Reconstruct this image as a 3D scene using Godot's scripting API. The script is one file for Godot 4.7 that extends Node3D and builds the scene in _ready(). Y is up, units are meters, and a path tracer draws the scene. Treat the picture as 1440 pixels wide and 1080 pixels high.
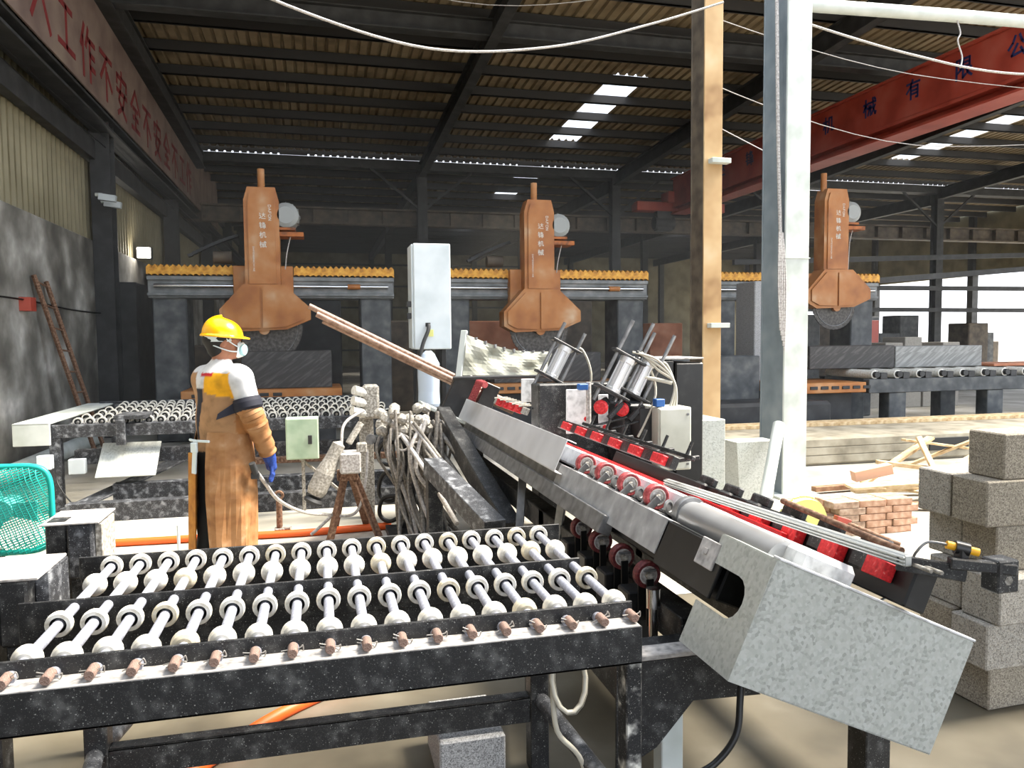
extends Node3D
# A stone-working shed: roller tables, an edge polishing line, bridge saws and a worker.
# World: X to the right across the shed, Y up, forward is -Z. V(x, y, f) takes the forward distance f.

var M := {}
var rng := RandomNumberGenerator.new()
var taken := {}

func V(x: float, y: float, f: float) -> Vector3:
	return Vector3(x, y, -f)

# ---------------------------------------------------------------- nodes
func numbered(n: String) -> String:
	if not taken.has(n):
		taken[n] = 0
		return n
	taken[n] += 1
	return "%s_%03d" % [n, taken[n]]

func wp(n) -> Vector3:
	var p := Vector3.ZERO
	while n != self and n != null:
		p += n.position
		n = n.get_parent()
	return p

func tag(o, label: String, category := "", group := "", kind := ""):
	if label != "":
		o.set_meta("label", label)
	if category != "":
		o.set_meta("category", category)
	if group != "":
		o.set_meta("group", group)
	if kind != "":
		o.set_meta("kind", kind)
	return o

func thing(called: String, label: String, category: String, at: Vector3, group := "") -> Node3D:
	var o := Node3D.new()
	o.name = numbered(called)
	add_child(o)
	o.position = at
	tag(o, label, category, group)
	return o

func mi(called: String, mesh, mat, parent = self, at := Vector3.ZERO) -> MeshInstance3D:
	var o := MeshInstance3D.new()
	o.mesh = mesh.commit() if mesh is SurfaceTool else mesh
	o.material_override = mat
	if parent == self:
		o.name = numbered(called)
	else:
		o.name = called
	parent.add_child(o, true)
	o.position = at - wp(parent)
	return o

func struct(called: String, mesh, mat, label := "") -> MeshInstance3D:
	var o := mi(called, mesh, mat)
	tag(o, label, "", "", "structure")
	return o

# ---------------------------------------------------------------- shapes
func B() -> SurfaceTool:
	var st := SurfaceTool.new()
	st.begin(Mesh.PRIMITIVE_TRIANGLES)
	return st

func tri(st: SurfaceTool, a: Vector3, b: Vector3, c: Vector3, out: Vector3) -> void:
	var n := (c - a).cross(b - a)
	if n.length_squared() < 1e-16:
		return
	n = n.normalized()
	if n.dot(out) < 0.0:
		n = -n
		var t := b
		b = c
		c = t
	st.set_normal(n); st.add_vertex(a)
	st.set_normal(n); st.add_vertex(b)
	st.set_normal(n); st.add_vertex(c)

func quad(st: SurfaceTool, a: Vector3, b: Vector3, c: Vector3, d: Vector3, out: Vector3) -> void:
	tri(st, a, b, c, out)
	tri(st, a, c, d, out)

func trin(st: SurfaceTool, a: Vector3, b: Vector3, c: Vector3, na: Vector3, nb: Vector3, nc: Vector3) -> void:
	var n := (c - a).cross(b - a)
	if n.length_squared() < 1e-16:
		return
	if n.dot(na + nb + nc) < 0.0:
		st.set_normal(na); st.add_vertex(a)
		st.set_normal(nc); st.add_vertex(c)
		st.set_normal(nb); st.add_vertex(b)
	else:
		st.set_normal(na); st.add_vertex(a)
		st.set_normal(nb); st.add_vertex(b)
		st.set_normal(nc); st.add_vertex(c)

func bx(st: SurfaceTool, c: Vector3, s: Vector3, bas := Basis(), bv := 0.004) -> void:
	var h := s * 0.5
	bv = min(bv, min(h.x, min(h.y, h.z)) * 0.5)
	var g := h - Vector3(bv, bv, bv)
	var pt := func(sg: Vector3, ax: int) -> Vector3:
		var p := Vector3(sg.x * g.x, sg.y * g.y, sg.z * g.z)
		p[ax] = sg[ax] * h[ax]
		return c + bas * p
	for ax in 3:
		var i := (ax + 1) % 3
		var j := (ax + 2) % 3
		for sg in [-1.0, 1.0]:
			var q := []
			for e in [[-1, -1], [1, -1], [1, 1], [-1, 1]]:
				var v := Vector3.ZERO
				v[ax] = sg; v[i] = e[0]; v[j] = e[1]
				q.append(pt.call(v, ax))
			var o := Vector3.ZERO
			o[ax] = sg
			quad(st, q[0], q[1], q[2], q[3], bas * o)
		if bv > 0.0002:
			for a in [-1.0, 1.0]:
				for b in [-1.0, 1.0]:
					var v0 := Vector3.ZERO
					v0[i] = a; v0[j] = b; v0[ax] = -1
					var v1 := v0
					v1[ax] = 1
					var o := v0
					o[ax] = 0
					quad(st, pt.call(v0, i), pt.call(v0, j), pt.call(v1, j), pt.call(v1, i), bas * o)
	if bv > 0.0002:
		for a in [-1.0, 1.0]:
			for b in [-1.0, 1.0]:
				for d in [-1.0, 1.0]:
					var v := Vector3(a, b, d)
					tri(st, pt.call(v, 0), pt.call(v, 1), pt.call(v, 2), bas * v)

# a box between two opposite world corners, forward distances
func bb(st: SurfaceTool, x0: float, x1: float, y0: float, y1: float, f0: float, f1: float, bv := 0.004) -> void:
	bx(st, Vector3((x0 + x1) * .5, (y0 + y1) * .5, -(f0 + f1) * .5), Vector3(absf(x1 - x0), absf(y1 - y0), absf(f1 - f0)), Basis(), bv)

# a bar of rectangular section from p to q; wdt across, hgt along "up"
func bar(st: SurfaceTool, p: Vector3, q: Vector3, wdt: float, hgt: float, upv := Vector3.UP, bv := 0.003) -> void:
	var z := (q - p).normalized()
	var x := upv.cross(z)
	if x.length() < 0.01:
		x = Vector3.RIGHT.cross(z)
	x = x.normalized()
	var y := z.cross(x)
	bx(st, (p + q) * .5, Vector3(wdt, hgt, (q - p).length()), Basis(x, y, z), bv)

func ortho(ax: Vector3) -> Basis:
	var z := ax.normalized()
	var u := Vector3.UP if absf(z.y) < 0.95 else Vector3.RIGHT
	var x := u.cross(z).normalized()
	return Basis(x, z.cross(x), z)

# profile points are (radius, height along axis); run up the outside, down the inside
func lathe(st: SurfaceTool, prof: Array, p0: Vector3, ax: Vector3, seg := 16) -> void:
	var b := ortho(ax)
	for k in prof.size() - 1:
		var a: Vector2 = prof[k]
		var c: Vector2 = prof[k + 1]
		var d := c - a
		if d.length() < 1e-6:
			continue
		var nr := Vector2(d.y, -d.x).normalized()
		for s in seg:
			var t0 := TAU * s / seg
			var t1 := TAU * (s + 1) / seg
			var r0 := b.x * cos(t0) + b.y * sin(t0)
			var r1 := b.x * cos(t1) + b.y * sin(t1)
			var n0 := r0 * nr.x + b.z * nr.y
			var n1 := r1 * nr.x + b.z * nr.y
			var pa := p0 + r0 * a.x + b.z * a.y
			var pb := p0 + r1 * a.x + b.z * a.y
			var pc := p0 + r1 * c.x + b.z * c.y
			var pd := p0 + r0 * c.x + b.z * c.y
			trin(st, pa, pb, pc, n0, n1, n1)
			trin(st, pa, pc, pd, n0, n1, n0)

func cyl(st: SurfaceTool, p: Vector3, q: Vector3, r: float, seg := 12, r2 := -1.0) -> void:
	if r2 < 0.0:
		r2 = r
	var l := (q - p).length()
	lathe(st, [Vector2(0, 0), Vector2(r, 0), Vector2(r2, l), Vector2(0, l)], p, q - p, seg)

func ring(st: SurfaceTool, c: Vector3, ax: Vector3, R: float, r: float, seg := 24, k := 8) -> void:
	var pr := []
	for i in k + 1:
		var a := TAU * i / k
		pr.append(Vector2(R + r * cos(a), r * sin(a)))
	lathe(st, pr, c, ax, seg)

func soft(pts: Array, n := 6) -> Array:
	var cv := Curve3D.new()
	for i in pts.size():
		var t := Vector3.ZERO
		if i > 0 and i < pts.size() - 1:
			t = (pts[i + 1] - pts[i - 1]) / 6.0
		cv.add_point(pts[i], -t, t)
	var o := []
	for i in pts.size() - 1:
		for k in n:
			o.append(cv.sample(i, float(k) / n))
	o.append(pts[-1])
	return o

func tube(st: SurfaceTool, pts: Array, r: float, seg := 7) -> void:
	var fr := []
	var xp := Vector3.ZERO
	for i in pts.size():
		var d: Vector3 = (pts[min(i + 1, pts.size() - 1)] - pts[max(i - 1, 0)]).normalized()
		var b := ortho(d)
		if xp != Vector3.ZERO:
			var x := (xp - d * xp.dot(d))
			if x.length() > 0.01:
				x = x.normalized()
				b = Basis(x, d.cross(x), d)
		xp = b.x
		fr.append(b)
	for i in pts.size() - 1:
		for s in seg:
			var t0 := TAU * s / seg
			var t1 := TAU * (s + 1) / seg
			var a0: Vector3 = fr[i].x * cos(t0) + fr[i].y * sin(t0)
			var a1: Vector3 = fr[i].x * cos(t1) + fr[i].y * sin(t1)
			var b0: Vector3 = fr[i + 1].x * cos(t0) + fr[i + 1].y * sin(t0)
			var b1: Vector3 = fr[i + 1].x * cos(t1) + fr[i + 1].y * sin(t1)
			trin(st, pts[i] + a0 * r, pts[i] + a1 * r, pts[i + 1] + b1 * r, a0, a1, b1)
			trin(st, pts[i] + a0 * r, pts[i + 1] + b1 * r, pts[i + 1] + b0 * r, a0, b1, b0)
	for e in [[0, -1.0], [pts.size() - 1, 1.0]]:
		var i: int = e[0]
		for s in seg:
			var t0 := TAU * s / seg
			var t1 := TAU * (s + 1) / seg
			tri(st, pts[i], pts[i] + (fr[i].x * cos(t0) + fr[i].y * sin(t0)) * r, pts[i] + (fr[i].x * cos(t1) + fr[i].y * sin(t1)) * r, fr[i].z * e[1])

# polygon in the plane of (ex, ey) at origin o, extruded by d along ez
func prism(st: SurfaceTool, poly: Array, o: Vector3, ex: Vector3, ey: Vector3, ez: Vector3, d: float) -> void:
	var pk := PackedVector2Array(poly)
	var idx := Geometry2D.triangulate_polygon(pk)
	var P := func(p: Vector2, h: float) -> Vector3:
		return o + ex * p.x + ey * p.y + ez * h
	for i in range(0, idx.size(), 3):
		tri(st, P.call(pk[idx[i]], 0.0), P.call(pk[idx[i + 1]], 0.0), P.call(pk[idx[i + 2]], 0.0), -ez * signf(d))
		tri(st, P.call(pk[idx[i]], d), P.call(pk[idx[i + 1]], d), P.call(pk[idx[i + 2]], d), ez * signf(d))
	var cw := Geometry2D.is_polygon_clockwise(pk)
	for i in pk.size():
		var a := pk[i]
		var b := pk[(i + 1) % pk.size()]
		var n := Vector2((b - a).y, -(b - a).x)
		if cw:
			n = -n
		quad(st, P.call(a, 0.0), P.call(b, 0.0), P.call(b, d), P.call(a, d), ex * n.x + ey * n.y)

# strokes of a written sign: polylines on a 100 x 100 field, y down
func strokes(st: SurfaceTool, lines: Array, o: Vector3, ex: Vector3, ey: Vector3, size: float, wd := 9.0, dp := 0.004) -> void:
	var ez := ex.cross(ey).normalized()
	for l in lines:
		for i in range(0, l.size() - 2, 2):
			var a := Vector2(l[i], l[i + 1])
			var b := Vector2(l[i + 2], l[i + 3])
			var d := (b - a).normalized()
			a -= d * wd * .3
			b += d * wd * .3
			var n := Vector2(-d.y, d.x) * wd * .5
			var poly := []
			for q in [a + n, b + n, b - n, a - n]:
				poly.append(Vector2((q.x - 50.0) / 100.0 * size, (50.0 - q.y) / 100.0 * size))
			prism(st, poly, o, ex, ey, ez, dp)

const GLYPH := {
	"da": [[45, 28, 92, 28], [68, 8, 68, 28, 62, 48, 42, 66], [68, 40, 88, 64], [12, 12, 24, 24], [8, 42, 26, 42, 26, 70, 10, 88], [26, 74, 44, 88, 95, 90]],
	"feng": [[22, 6, 8, 28], [18, 22, 38, 22], [10, 42, 38, 42], [24, 24, 24, 90, 38, 78], [6, 62, 40, 62], [62, 6, 48, 28], [58, 16, 84, 16, 50, 44], [58, 20, 92, 44], [52, 52, 92, 52], [50, 66, 94, 66], [46, 80, 96, 80], [72, 44, 72, 98]],
	"ji": [[6, 30, 44, 30], [26, 6, 26, 96], [25, 34, 8, 68], [28, 38, 42, 54], [56, 14, 56, 56, 44, 92], [56, 14, 80, 14, 80, 84, 96, 84, 96, 72]],
	"xie": [[4, 30, 34, 30], [20, 6, 20, 96], [19, 36, 5, 64], [22, 40, 34, 54], [38, 28, 96, 28], [72, 6, 78, 60, 92, 92, 97, 80], [90, 46, 66, 88], [84, 8, 92, 18], [40, 54, 68, 54], [46, 42, 46, 66, 38, 90], [58, 42, 58, 92]],
	"you": [[8, 20, 92, 20], [46, 4, 34, 36, 8, 62], [36, 38, 36, 96], [36, 38, 80, 38, 80, 92, 68, 90], [38, 56, 78, 56], [38, 72, 78, 72]],
	"xian": [[12, 10, 12, 96], [12, 10, 36, 10, 26, 34, 38, 54, 16, 66], [48, 10, 84, 10, 84, 44, 48, 44], [48, 27, 84, 27], [48, 10, 48, 92, 64, 80], [62, 48, 74, 74, 96, 92], [92, 54, 74, 68]],
	"gong": [[40, 8, 28, 36, 8, 56], [60, 8, 72, 36, 94, 56], [50, 44, 24, 86, 76, 80], [66, 62, 84, 92]],
	"si": [[14, 12, 86, 12, 86, 92, 70, 88], [14, 32, 68, 32], [20, 50, 62, 50, 62, 78, 20, 78, 20, 50]],
	"ren": [[50, 8, 48, 40, 10, 92], [50, 36, 92, 92]],
	"gongwork": [[18, 18, 82, 18], [50, 18, 50, 84], [8, 84, 92, 84]],
	"zuo": [[30, 6, 8, 46], [20, 30, 20, 96], [54, 6, 38, 40], [50, 24, 94, 24], [62, 24, 62, 96], [62, 48, 90, 48], [62, 70, 92, 70]],
	"bu": [[8, 14, 92, 14], [56, 14, 10, 62], [50, 34, 50, 96], [58, 44, 90, 68]],
	"an": [[50, 4, 50, 16], [10, 34, 12, 18, 90, 18, 88, 34], [44, 28, 24, 66, 82, 94], [72, 46, 56, 74, 14, 94], [8, 48, 92, 48]],
	"quan": [[50, 6, 8, 46], [50, 6, 94, 46], [28, 46, 72, 46], [26, 66, 74, 66], [50, 46, 50, 90], [12, 90, 88, 90]],
}
const LATIN := {
	"D": [[20, 10, 20, 90, 60, 90, 82, 65, 82, 35, 60, 10, 20, 10]], "A": [[12, 90, 50, 10, 88, 90], [26, 62, 74, 62]], "F": [[22, 90, 22, 10, 80, 10], [22, 48, 70, 48]],
	"O": [[30, 10, 70, 10, 86, 30, 86, 70, 70, 90, 30, 90, 14, 70, 14, 30, 30, 10]], "N": [[18, 90, 18, 10, 82, 90, 82, 10]], "E": [[80, 10, 20, 10, 20, 90, 80, 90], [20, 48, 70, 48]],
	"G": [[84, 22, 66, 10, 32, 10, 14, 30, 14, 70, 32, 90, 70, 90, 84, 76, 84, 54, 56, 54]], "M": [[12, 90, 12, 10, 50, 60, 88, 10, 88, 90]], "C": [[84, 22, 66, 10, 32, 10, 14, 30, 14, 70, 32, 90, 70, 90, 84, 76]],
	"H": [[18, 10, 18, 90], [82, 10, 82, 90], [18, 50, 82, 50]], "I": [[50, 10, 50, 90]], "R": [[20, 90, 20, 10, 66, 10, 82, 28, 66, 50, 20, 50], [52, 50, 84, 90]], "Y": [[12, 10, 50, 50, 88, 10], [50, 50, 50, 90]],
}

func _ready() -> void:
	rng.seed = 11
	var cam := Camera3D.new()
	cam.name = "camera"
	add_child(cam)
	cam.position = Vector3(0, 1.6, 0)
	cam.rotation = Vector3(-atan(65.0 / 1080.0), -atan(270.0 / 1080.0), deg_to_rad(-.5))
	cam.fov = 53.13
	cam.far = 400
	cam.current = true
	var we := WorldEnvironment.new()
	we.name = "environment"
	var env := Environment.new()
	var sky := Sky.new()
	var sm := ProceduralSkyMaterial.new()
	sm.sky_top_color = Color(.88, .93, 1.0)
	sm.sky_horizon_color = Color(.97, .98, 1.0)
	sm.ground_horizon_color = Color(.9, .9, .88)
	sm.ground_bottom_color = Color(.6, .59, .56)
	sm.sky_energy_multiplier = 1.0
	sm.sun_angle_max = 0.0
	sky.sky_material = sm
	env.background_mode = Environment.BG_SKY
	env.sky = sky
	env.background_energy_multiplier = 1.0
	env.tonemap_mode = Environment.TONE_MAPPER_LINEAR
	env.tonemap_exposure = 3.4
	env.sdfgi_enabled = true
	env.ssao_enabled = true
	env.ssil_enabled = true
	we.environment = env
	add_child(we)
	var sun := DirectionalLight3D.new()
	sun.name = "sun"
	add_child(sun)
	sun.look_at_from_position(Vector3(7, 10, .3), Vector3(0, 0, 0))
	sun.light_energy = 1.6
	sun.light_color = Color(1, .97, .92)
	sun.light_angular_distance = 20.0
	sun.shadow_enabled = true
	materials()
	shed()
	fixtures()
	near_table()
	rear_table()
	polisher()
	saws()
	worker()
	clutter()
	# stone dust hanging between the saws
	env.volumetric_fog_enabled = true
	env.volumetric_fog_density = 0.0
	var fv := FogVolume.new()
	fv.name = "dust_haze"
	fv.size = Vector3(15, 4.6, 12)
	fv.position = V(4.4, 2.32, 16.2)
	var fm := FogMaterial.new()
	fm.density = .02
	fm.albedo = Color(.86, .84, .80)
	fv.material = fm
	add_child(fv)
	tag(fv, "thin pale stone dust hanging among the bridge saws", "haze", "", "stuff")

# ---------------------------------------------------------------- materials
func ntex(seedv: int, freq: float, stops: Array, kind := FastNoiseLite.TYPE_SIMPLEX_SMOOTH, size := 256, oct := 4, normal := 0.0) -> NoiseTexture2D:
	var n := FastNoiseLite.new()
	n.seed = seedv
	n.noise_type = kind
	n.frequency = freq
	n.fractal_octaves = oct
	if kind == FastNoiseLite.TYPE_CELLULAR:
		n.cellular_return_type = FastNoiseLite.RETURN_CELL_VALUE
		n.fractal_type = FastNoiseLite.FRACTAL_NONE
	var t := NoiseTexture2D.new()
	t.width = size
	t.height = size
	t.seamless = true
	t.noise = n
	if normal > 0.0:
		t.as_normal_map = true
		t.bump_strength = normal
	else:
		var g := Gradient.new()
		var off := PackedFloat32Array()
		var col := PackedColorArray()
		for s in stops:
			off.append(s[0])
			col.append(s[1])
		g.offsets = off
		g.colors = col
		t.color_ramp = g
	return t

func mat(col: Color, rough := 0.6, metal := 0.0) -> StandardMaterial3D:
	var m := StandardMaterial3D.new()
	m.albedo_color = col
	m.roughness = rough
	m.metallic = metal
	return m

func tmat(tex: Texture2D, rep: float, rough := 0.7, metal := 0.0, tint := Color.WHITE, world := false) -> StandardMaterial3D:
	var m := mat(tint, rough, metal)
	m.albedo_texture = tex
	m.uv1_triplanar = true
	if world:
		m.uv1_world_triplanar = true
	m.uv1_scale = Vector3.ONE / rep
	return m

func g(v: float, w := 0.0) -> Color:
	return Color(v + w, v, v - w)

# paint with flecks of dried stone slurry: a dust noise and many small spots of matter
func spatter(base: Color, fleck: Color, density: int, dusty: float, seedv: int) -> ImageTexture:
	var n := 512
	var im := Image.create(n, n, true, Image.FORMAT_RGB8)
	var ns := FastNoiseLite.new()
	ns.seed = seedv
	ns.frequency = 0.012
	ns.fractal_octaves = 5
	var r := RandomNumberGenerator.new()
	r.seed = seedv
	for y in n:
		for x in n:
			var k := ns.get_noise_2d(x if x < n / 2 else x - n, y) * .5 + ns.get_noise_2d(x + 900, y if y < n / 2 else y - n) * .5
			var w := clampf((k + .02) * 2.2, 0.0, 1.0) * dusty + r.randf() * .05
			im.set_pixel(x, y, base.lerp(fleck, w))
	for i in density:
		var cx := r.randi() % n
		var cy := r.randi() % n
		var s := 1 + int(pow(r.randf(), 6.0) * 2.6)
		var a := r.randf_range(.35, 1.0)
		for dy in s:
			for dx in s:
				var px := (cx + dx) % n
				var py := (cy + dy) % n
				im.set_pixel(px, py, im.get_pixel(px, py).lerp(fleck, a))
	im.generate_mipmaps()
	return ImageTexture.create_from_image(im)

func speckle(cols: Array, seedv: int, n := 256, run := 2) -> ImageTexture:
	var im := Image.create(n, n, true, Image.FORMAT_RGB8)
	var r := RandomNumberGenerator.new()
	r.seed = seedv
	im.fill(cols[0])
	for i in n * n / run:
		var s := 1 + r.randi() % 3
		im.fill_rect(Rect2i(r.randi() % n, r.randi() % n, s, 1 + r.randi() % 3), cols[r.randi() % cols.size()])
	im.generate_mipmaps()
	return ImageTexture.create_from_image(im)

func materials() -> void:
	var SX := FastNoiseLite.TYPE_SIMPLEX_SMOOTH
	var black := spatter(Color(.062, .062, .068), Color(.62, .62, .60), 9000, .42, 3)
	M.caked = tmat(spatter(Color(.10, .10, .105), Color(.66, .655, .63), 8000, 1.3, 8), .5, .8)
	var blackb := spatter(Color(.13, .135, .15), Color(.72, .73, .74), 11000, .62, 4)
	M.black = tmat(black, .55, .5)
	M.speck = tmat(blackb, .5, .6)
	M.black_plain = tmat(ntex(5, .02, [[0.0, g(.045)], [.6, g(.07)], [1.0, g(.14)]]), .6, .42)
	M.dust = tmat(ntex(6, .03, [[0.0, g(.46, .01)], [.45, g(.64, .015)], [1.0, g(.78, .02)]]), .35, .9)
	M.cup = tmat(ntex(7, .02, [[0.0, Color(.72, .69, .62)], [.5, Color(.86, .85, .81)], [1.0, Color(.93, .92, .90)]]), .18, .55)
	M.cup_old = tmat(ntex(8, .02, [[0.0, Color(.62, .57, .46)], [.5, Color(.80, .76, .66)], [1.0, Color(.88, .86, .80)]]), .18, .6)
	M.rubber = mat(g(.05), .6)
	M.shaft = tmat(ntex(9, .03, [[0.0, Color(.48, .49, .52)], [.5, Color(.63, .64, .69)], [1.0, Color(.80, .80, .82)]]), .2, .5, .15)
	M.pin = tmat(ntex(10, .05, [[0.0, Color(.38, .27, .22)], [.5, Color(.55, .45, .40)], [1.0, Color(.68, .60, .55)]]), .06, .8)
	M.wire = mat(Color(.62, .60, .57), .45, .6)
	M.stainless = tmat(ntex(11, .012, [[0.0, g(.58)], [.5, g(.70)], [1.0, g(.80)]]), .7, .34, .85)
	M.dullsteel = tmat(ntex(12, .02, [[0.0, g(.36)], [.5, g(.50)], [1.0, g(.62)]]), .5, .45, .6)
	M.chrome = mat(g(.75), .16, 1.0)
	M.galv = tmat(ntex(13, .05, [[0.0, Color(.60, .61, .585)], [.25, Color(.67, .68, .655)], [.6, Color(.70, .71, .685)], [1.0, Color(.73, .74, .72)]], FastNoiseLite.TYPE_CELLULAR, 512), .24, .45, .2)
	M.panel = tmat(ntex(60, .008, [[0.0, g(.72)], [.5, g(.80)], [1.0, g(.86)]]), .9, .36, .12)
	M.panel_old = tmat(ntex(66, .012, [[0.0, g(.46)], [.45, g(.60)], [.7, g(.66)], [1.0, g(.80)]], SX, 512, 6), .8, .4, .25)
	M.wood_pink = mat(Color(.78, .62, .52), .8)
	M.drum = tmat(ntex(61, .008, [[0.0, g(.62)], [.5, g(.72)], [1.0, g(.78)]]), .9, .28, .6)
	M.orange = tmat(ntex(14, .010, [[0.0, Color(.54, .31, .13)], [.45, Color(.66, .42, .20)], [.7, Color(.69, .48, .29)], [1.0, Color(.76, .64, .52)]]), 1.9, .55)
	M.orange_dark = tmat(ntex(15, .02, [[0.0, Color(.30, .17, .09)], [.5, Color(.62, .34, .11)], [1.0, Color(.72, .42, .16)]]), 1.0, .6)
	M.bellow = tmat(ntex(16, .02, [[0.0, Color(.62, .40, .10)], [.5, Color(.82, .58, .18)], [1.0, Color(.90, .70, .30)]]), .6, .6)
	M.gantry = tmat(ntex(17, .015, [[0.0, Color(.20, .21, .215)], [.5, Color(.28, .29, .295)], [1.0, Color(.40, .40, .39)]]), 1.2, .6)
	M.bridge = tmat(ntex(64, .015, [[0.0, Color(.34, .35, .35)], [.5, Color(.43, .44, .44)], [1.0, Color(.55, .55, .54)]]), 1.2, .5, .2)
	M.silver = mat(g(.80), .32, .35)
	M.mud_dark = tmat(ntex(65, .03, [[0.0, Color(.26, .24, .22)], [.5, Color(.44, .42, .39)], [1.0, Color(.62, .60, .57)]]), .2, .9)
	M.motor = mat(Color(.58, .59, .58), .5)
	M.white_letter = mat(Color(.85, .84, .80), .6)
	M.red_letter = mat(Color(.42, .10, .10), .8)
	M.blue_letter = mat(Color(.13, .15, .33), .7)
	M.blade = tmat(ntex(18, .03, [[0.0, g(.18, .01)], [.5, g(.28, .015)], [1.0, g(.40, .02)]]), .5, .5, .5)
	M.red = tmat(ntex(19, .03, [[0.0, Color(.56, .05, .07)], [.55, Color(.80, .10, .13)], [.8, Color(.82, .22, .22)], [1.0, Color(.88, .62, .60)]]), .16, .6)
	M.redstrip = mat(Color(.78, .06, .09), .5)
	M.maroon = tmat(ntex(20, .03, [[0.0, Color(.22, .06, .07)], [.6, Color(.38, .12, .13)], [1.0, Color(.52, .28, .28)]]), .12, .55)
	M.rose = tmat(ntex(21, .03, [[0.0, Color(.45, .13, .14)], [.6, Color(.62, .24, .25)], [1.0, Color(.74, .48, .48)]]), .12, .55)
	M.belt = tmat(ntex(22, .02, [[0.0, g(.66)], [.5, g(.84)], [1.0, g(.92)]]), .4, .6)
	M.whitebox = tmat(ntex(23, .01, [[0.0, Color(.70, .735, .745)], [.5, Color(.76, .79, .80)], [1.0, Color(.80, .825, .83)]]), 1.2, .45)
	M.greybox = tmat(ntex(24, .012, [[0.0, Color(.66, .66, .61)], [.5, Color(.72, .72, .67)], [1.0, Color(.76, .76, .72)]]), .8, .5)
	M.greenbox = tmat(ntex(25, .012, [[0.0, Color(.60, .69, .58)], [.5, Color(.68, .76, .65)], [1.0, Color(.74, .80, .71)]]), .8, .5)
	M.teal = mat(Color(.06, .62, .57), .45)
	M.teal_blade = mat(Color(.42, .80, .76), .35)
	M.rust = tmat(ntex(26, .03, [[0.0, Color(.25, .16, .11)], [.5, Color(.45, .33, .25)], [1.0, Color(.62, .53, .45)]]), .25, .85)
	M.mud = tmat(ntex(27, .03, [[0.0, Color(.38, .36, .33)], [.5, Color(.60, .58, .54)], [1.0, Color(.80, .79, .76)]]), .2, .9)
	M.hose_white = tmat(ntex(28, .03, [[0.0, g(.45, .02)], [.5, g(.66, .02)], [1.0, g(.80, .01)]]), .2, .7)
	M.hose_black = mat(g(.055), .45)
	M.hose_clear = mat(Color(.74, .72, .66), .4)
	M.orange_hose = mat(Color(.86, .36, .10), .5)
	M.pipe_brown = tmat(ntex(29, .02, [[0.0, Color(.40, .30, .25)], [.5, Color(.58, .47, .40)], [1.0, Color(.70, .60, .53)]]), .3, .5, .3)
	M.steelcol = tmat(ntex(30, .01, [[0.0, Color(.40, .44, .46)], [.5, Color(.47, .51, .53)], [1.0, Color(.55, .58, .59)]]), 1.4, .55)
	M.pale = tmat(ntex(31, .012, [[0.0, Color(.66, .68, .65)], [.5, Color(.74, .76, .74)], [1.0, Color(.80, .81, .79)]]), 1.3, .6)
	M.tan = tmat(ntex(32, .010, [[0.0, Color(.50, .37, .23)], [.3, Color(.68, .55, .38)], [.6, Color(.74, .62, .45)], [1.0, Color(.79, .71, .58)]]), 2.2, .7)
	M.tan_dark = tmat(ntex(33, .014, [[0.0, Color(.24, .21, .18)], [.5, Color(.36, .32, .27)], [1.0, Color(.45, .40, .33)]]), 1.3, .7)  # dull brown; on the rusty column it paints the shaded side
	M.roof = tmat(ntex(34, .012, [[0.0, Color(.40, .34, .25)], [.5, Color(.53, .46, .35)], [1.0, Color(.60, .54, .43)]]), 3.0, .75)
	M.purlin = mat(Color(.18, .175, .175), .7)
	M.darksteel = tmat(ntex(35, .015, [[0.0, g(.13)], [.5, g(.18)], [1.0, g(.25)]]), 1.5, .65)
	M.sheet = tmat(ntex(36, .01, [[0.0, Color(.36, .33, .24)], [.5, Color(.47, .44, .34)], [1.0, Color(.54, .51, .41)]]), 3.0, .7)
	M.render = tmat(ntex(37, .008, [[0.0, Color(.26, .25, .23)], [.4, Color(.42, .41, .38)], [.62, Color(.55, .54, .51)], [.8, Color(.66, .65, .62)], [1.0, Color(.86, .85, .82)]], SX, 512, 6), 5.0, .9)
	M.floor = tmat(ntex(38, .010, [[0.0, Color(.52, .50, .45)], [.4, Color(.63, .61, .56)], [.7, Color(.70, .68, .64)], [1.0, Color(.78, .77, .74)]], SX, 512, 6), 6.0, .6)  # dusty concrete, lightened further to paint in the overexposed daylight
	M.floor_near = tmat(ntex(62, .010, [[0.0, Color(.27, .25, .205)], [.4, Color(.35, .325, .27)], [.7, Color(.39, .365, .31)], [1.0, Color(.47, .45, .40)]], SX, 512, 6), 4.0, .45)  # slurry stains, with shade on the near floor darkened into the colour
	M.yard = tmat(ntex(39, .01, [[0.0, Color(.70, .68, .64)], [1.0, Color(.80, .79, .76)]]), 6.0, .9)
	M.concrete = tmat(ntex(40, .012, [[0.0, Color(.44, .41, .35)], [.5, Color(.58, .55, .48)], [1.0, Color(.68, .65, .58)]], SX, 512, 6), 2.5, .9)
	M.block = tmat(speckle([Color(.60, .585, .55), Color(.52, .50, .47), Color(.67, .65, .61), Color(.43, .41, .38), Color(.63, .60, .55)], 41), .5, .95)
	M.block_b = tmat(speckle([Color(.56, .53, .47), Color(.48, .45, .40), Color(.62, .59, .53), Color(.40, .37, .33)], 42), .5, .95)
	M.granite = tmat(speckle([g(.60), g(.50), g(.70), g(.38), g(.64)], 43), .4, .7)
	M.brick = tmat(ntex(44, .02, [[0.0, Color(.54, .40, .31)], [.5, Color(.66, .51, .41)], [1.0, Color(.74, .63, .54)]]), .4, .9)
	M.brick_b = tmat(ntex(45, .02, [[0.0, Color(.50, .41, .34)], [.5, Color(.63, .53, .45)], [1.0, Color(.72, .65, .58)]]), .4, .9)
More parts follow.
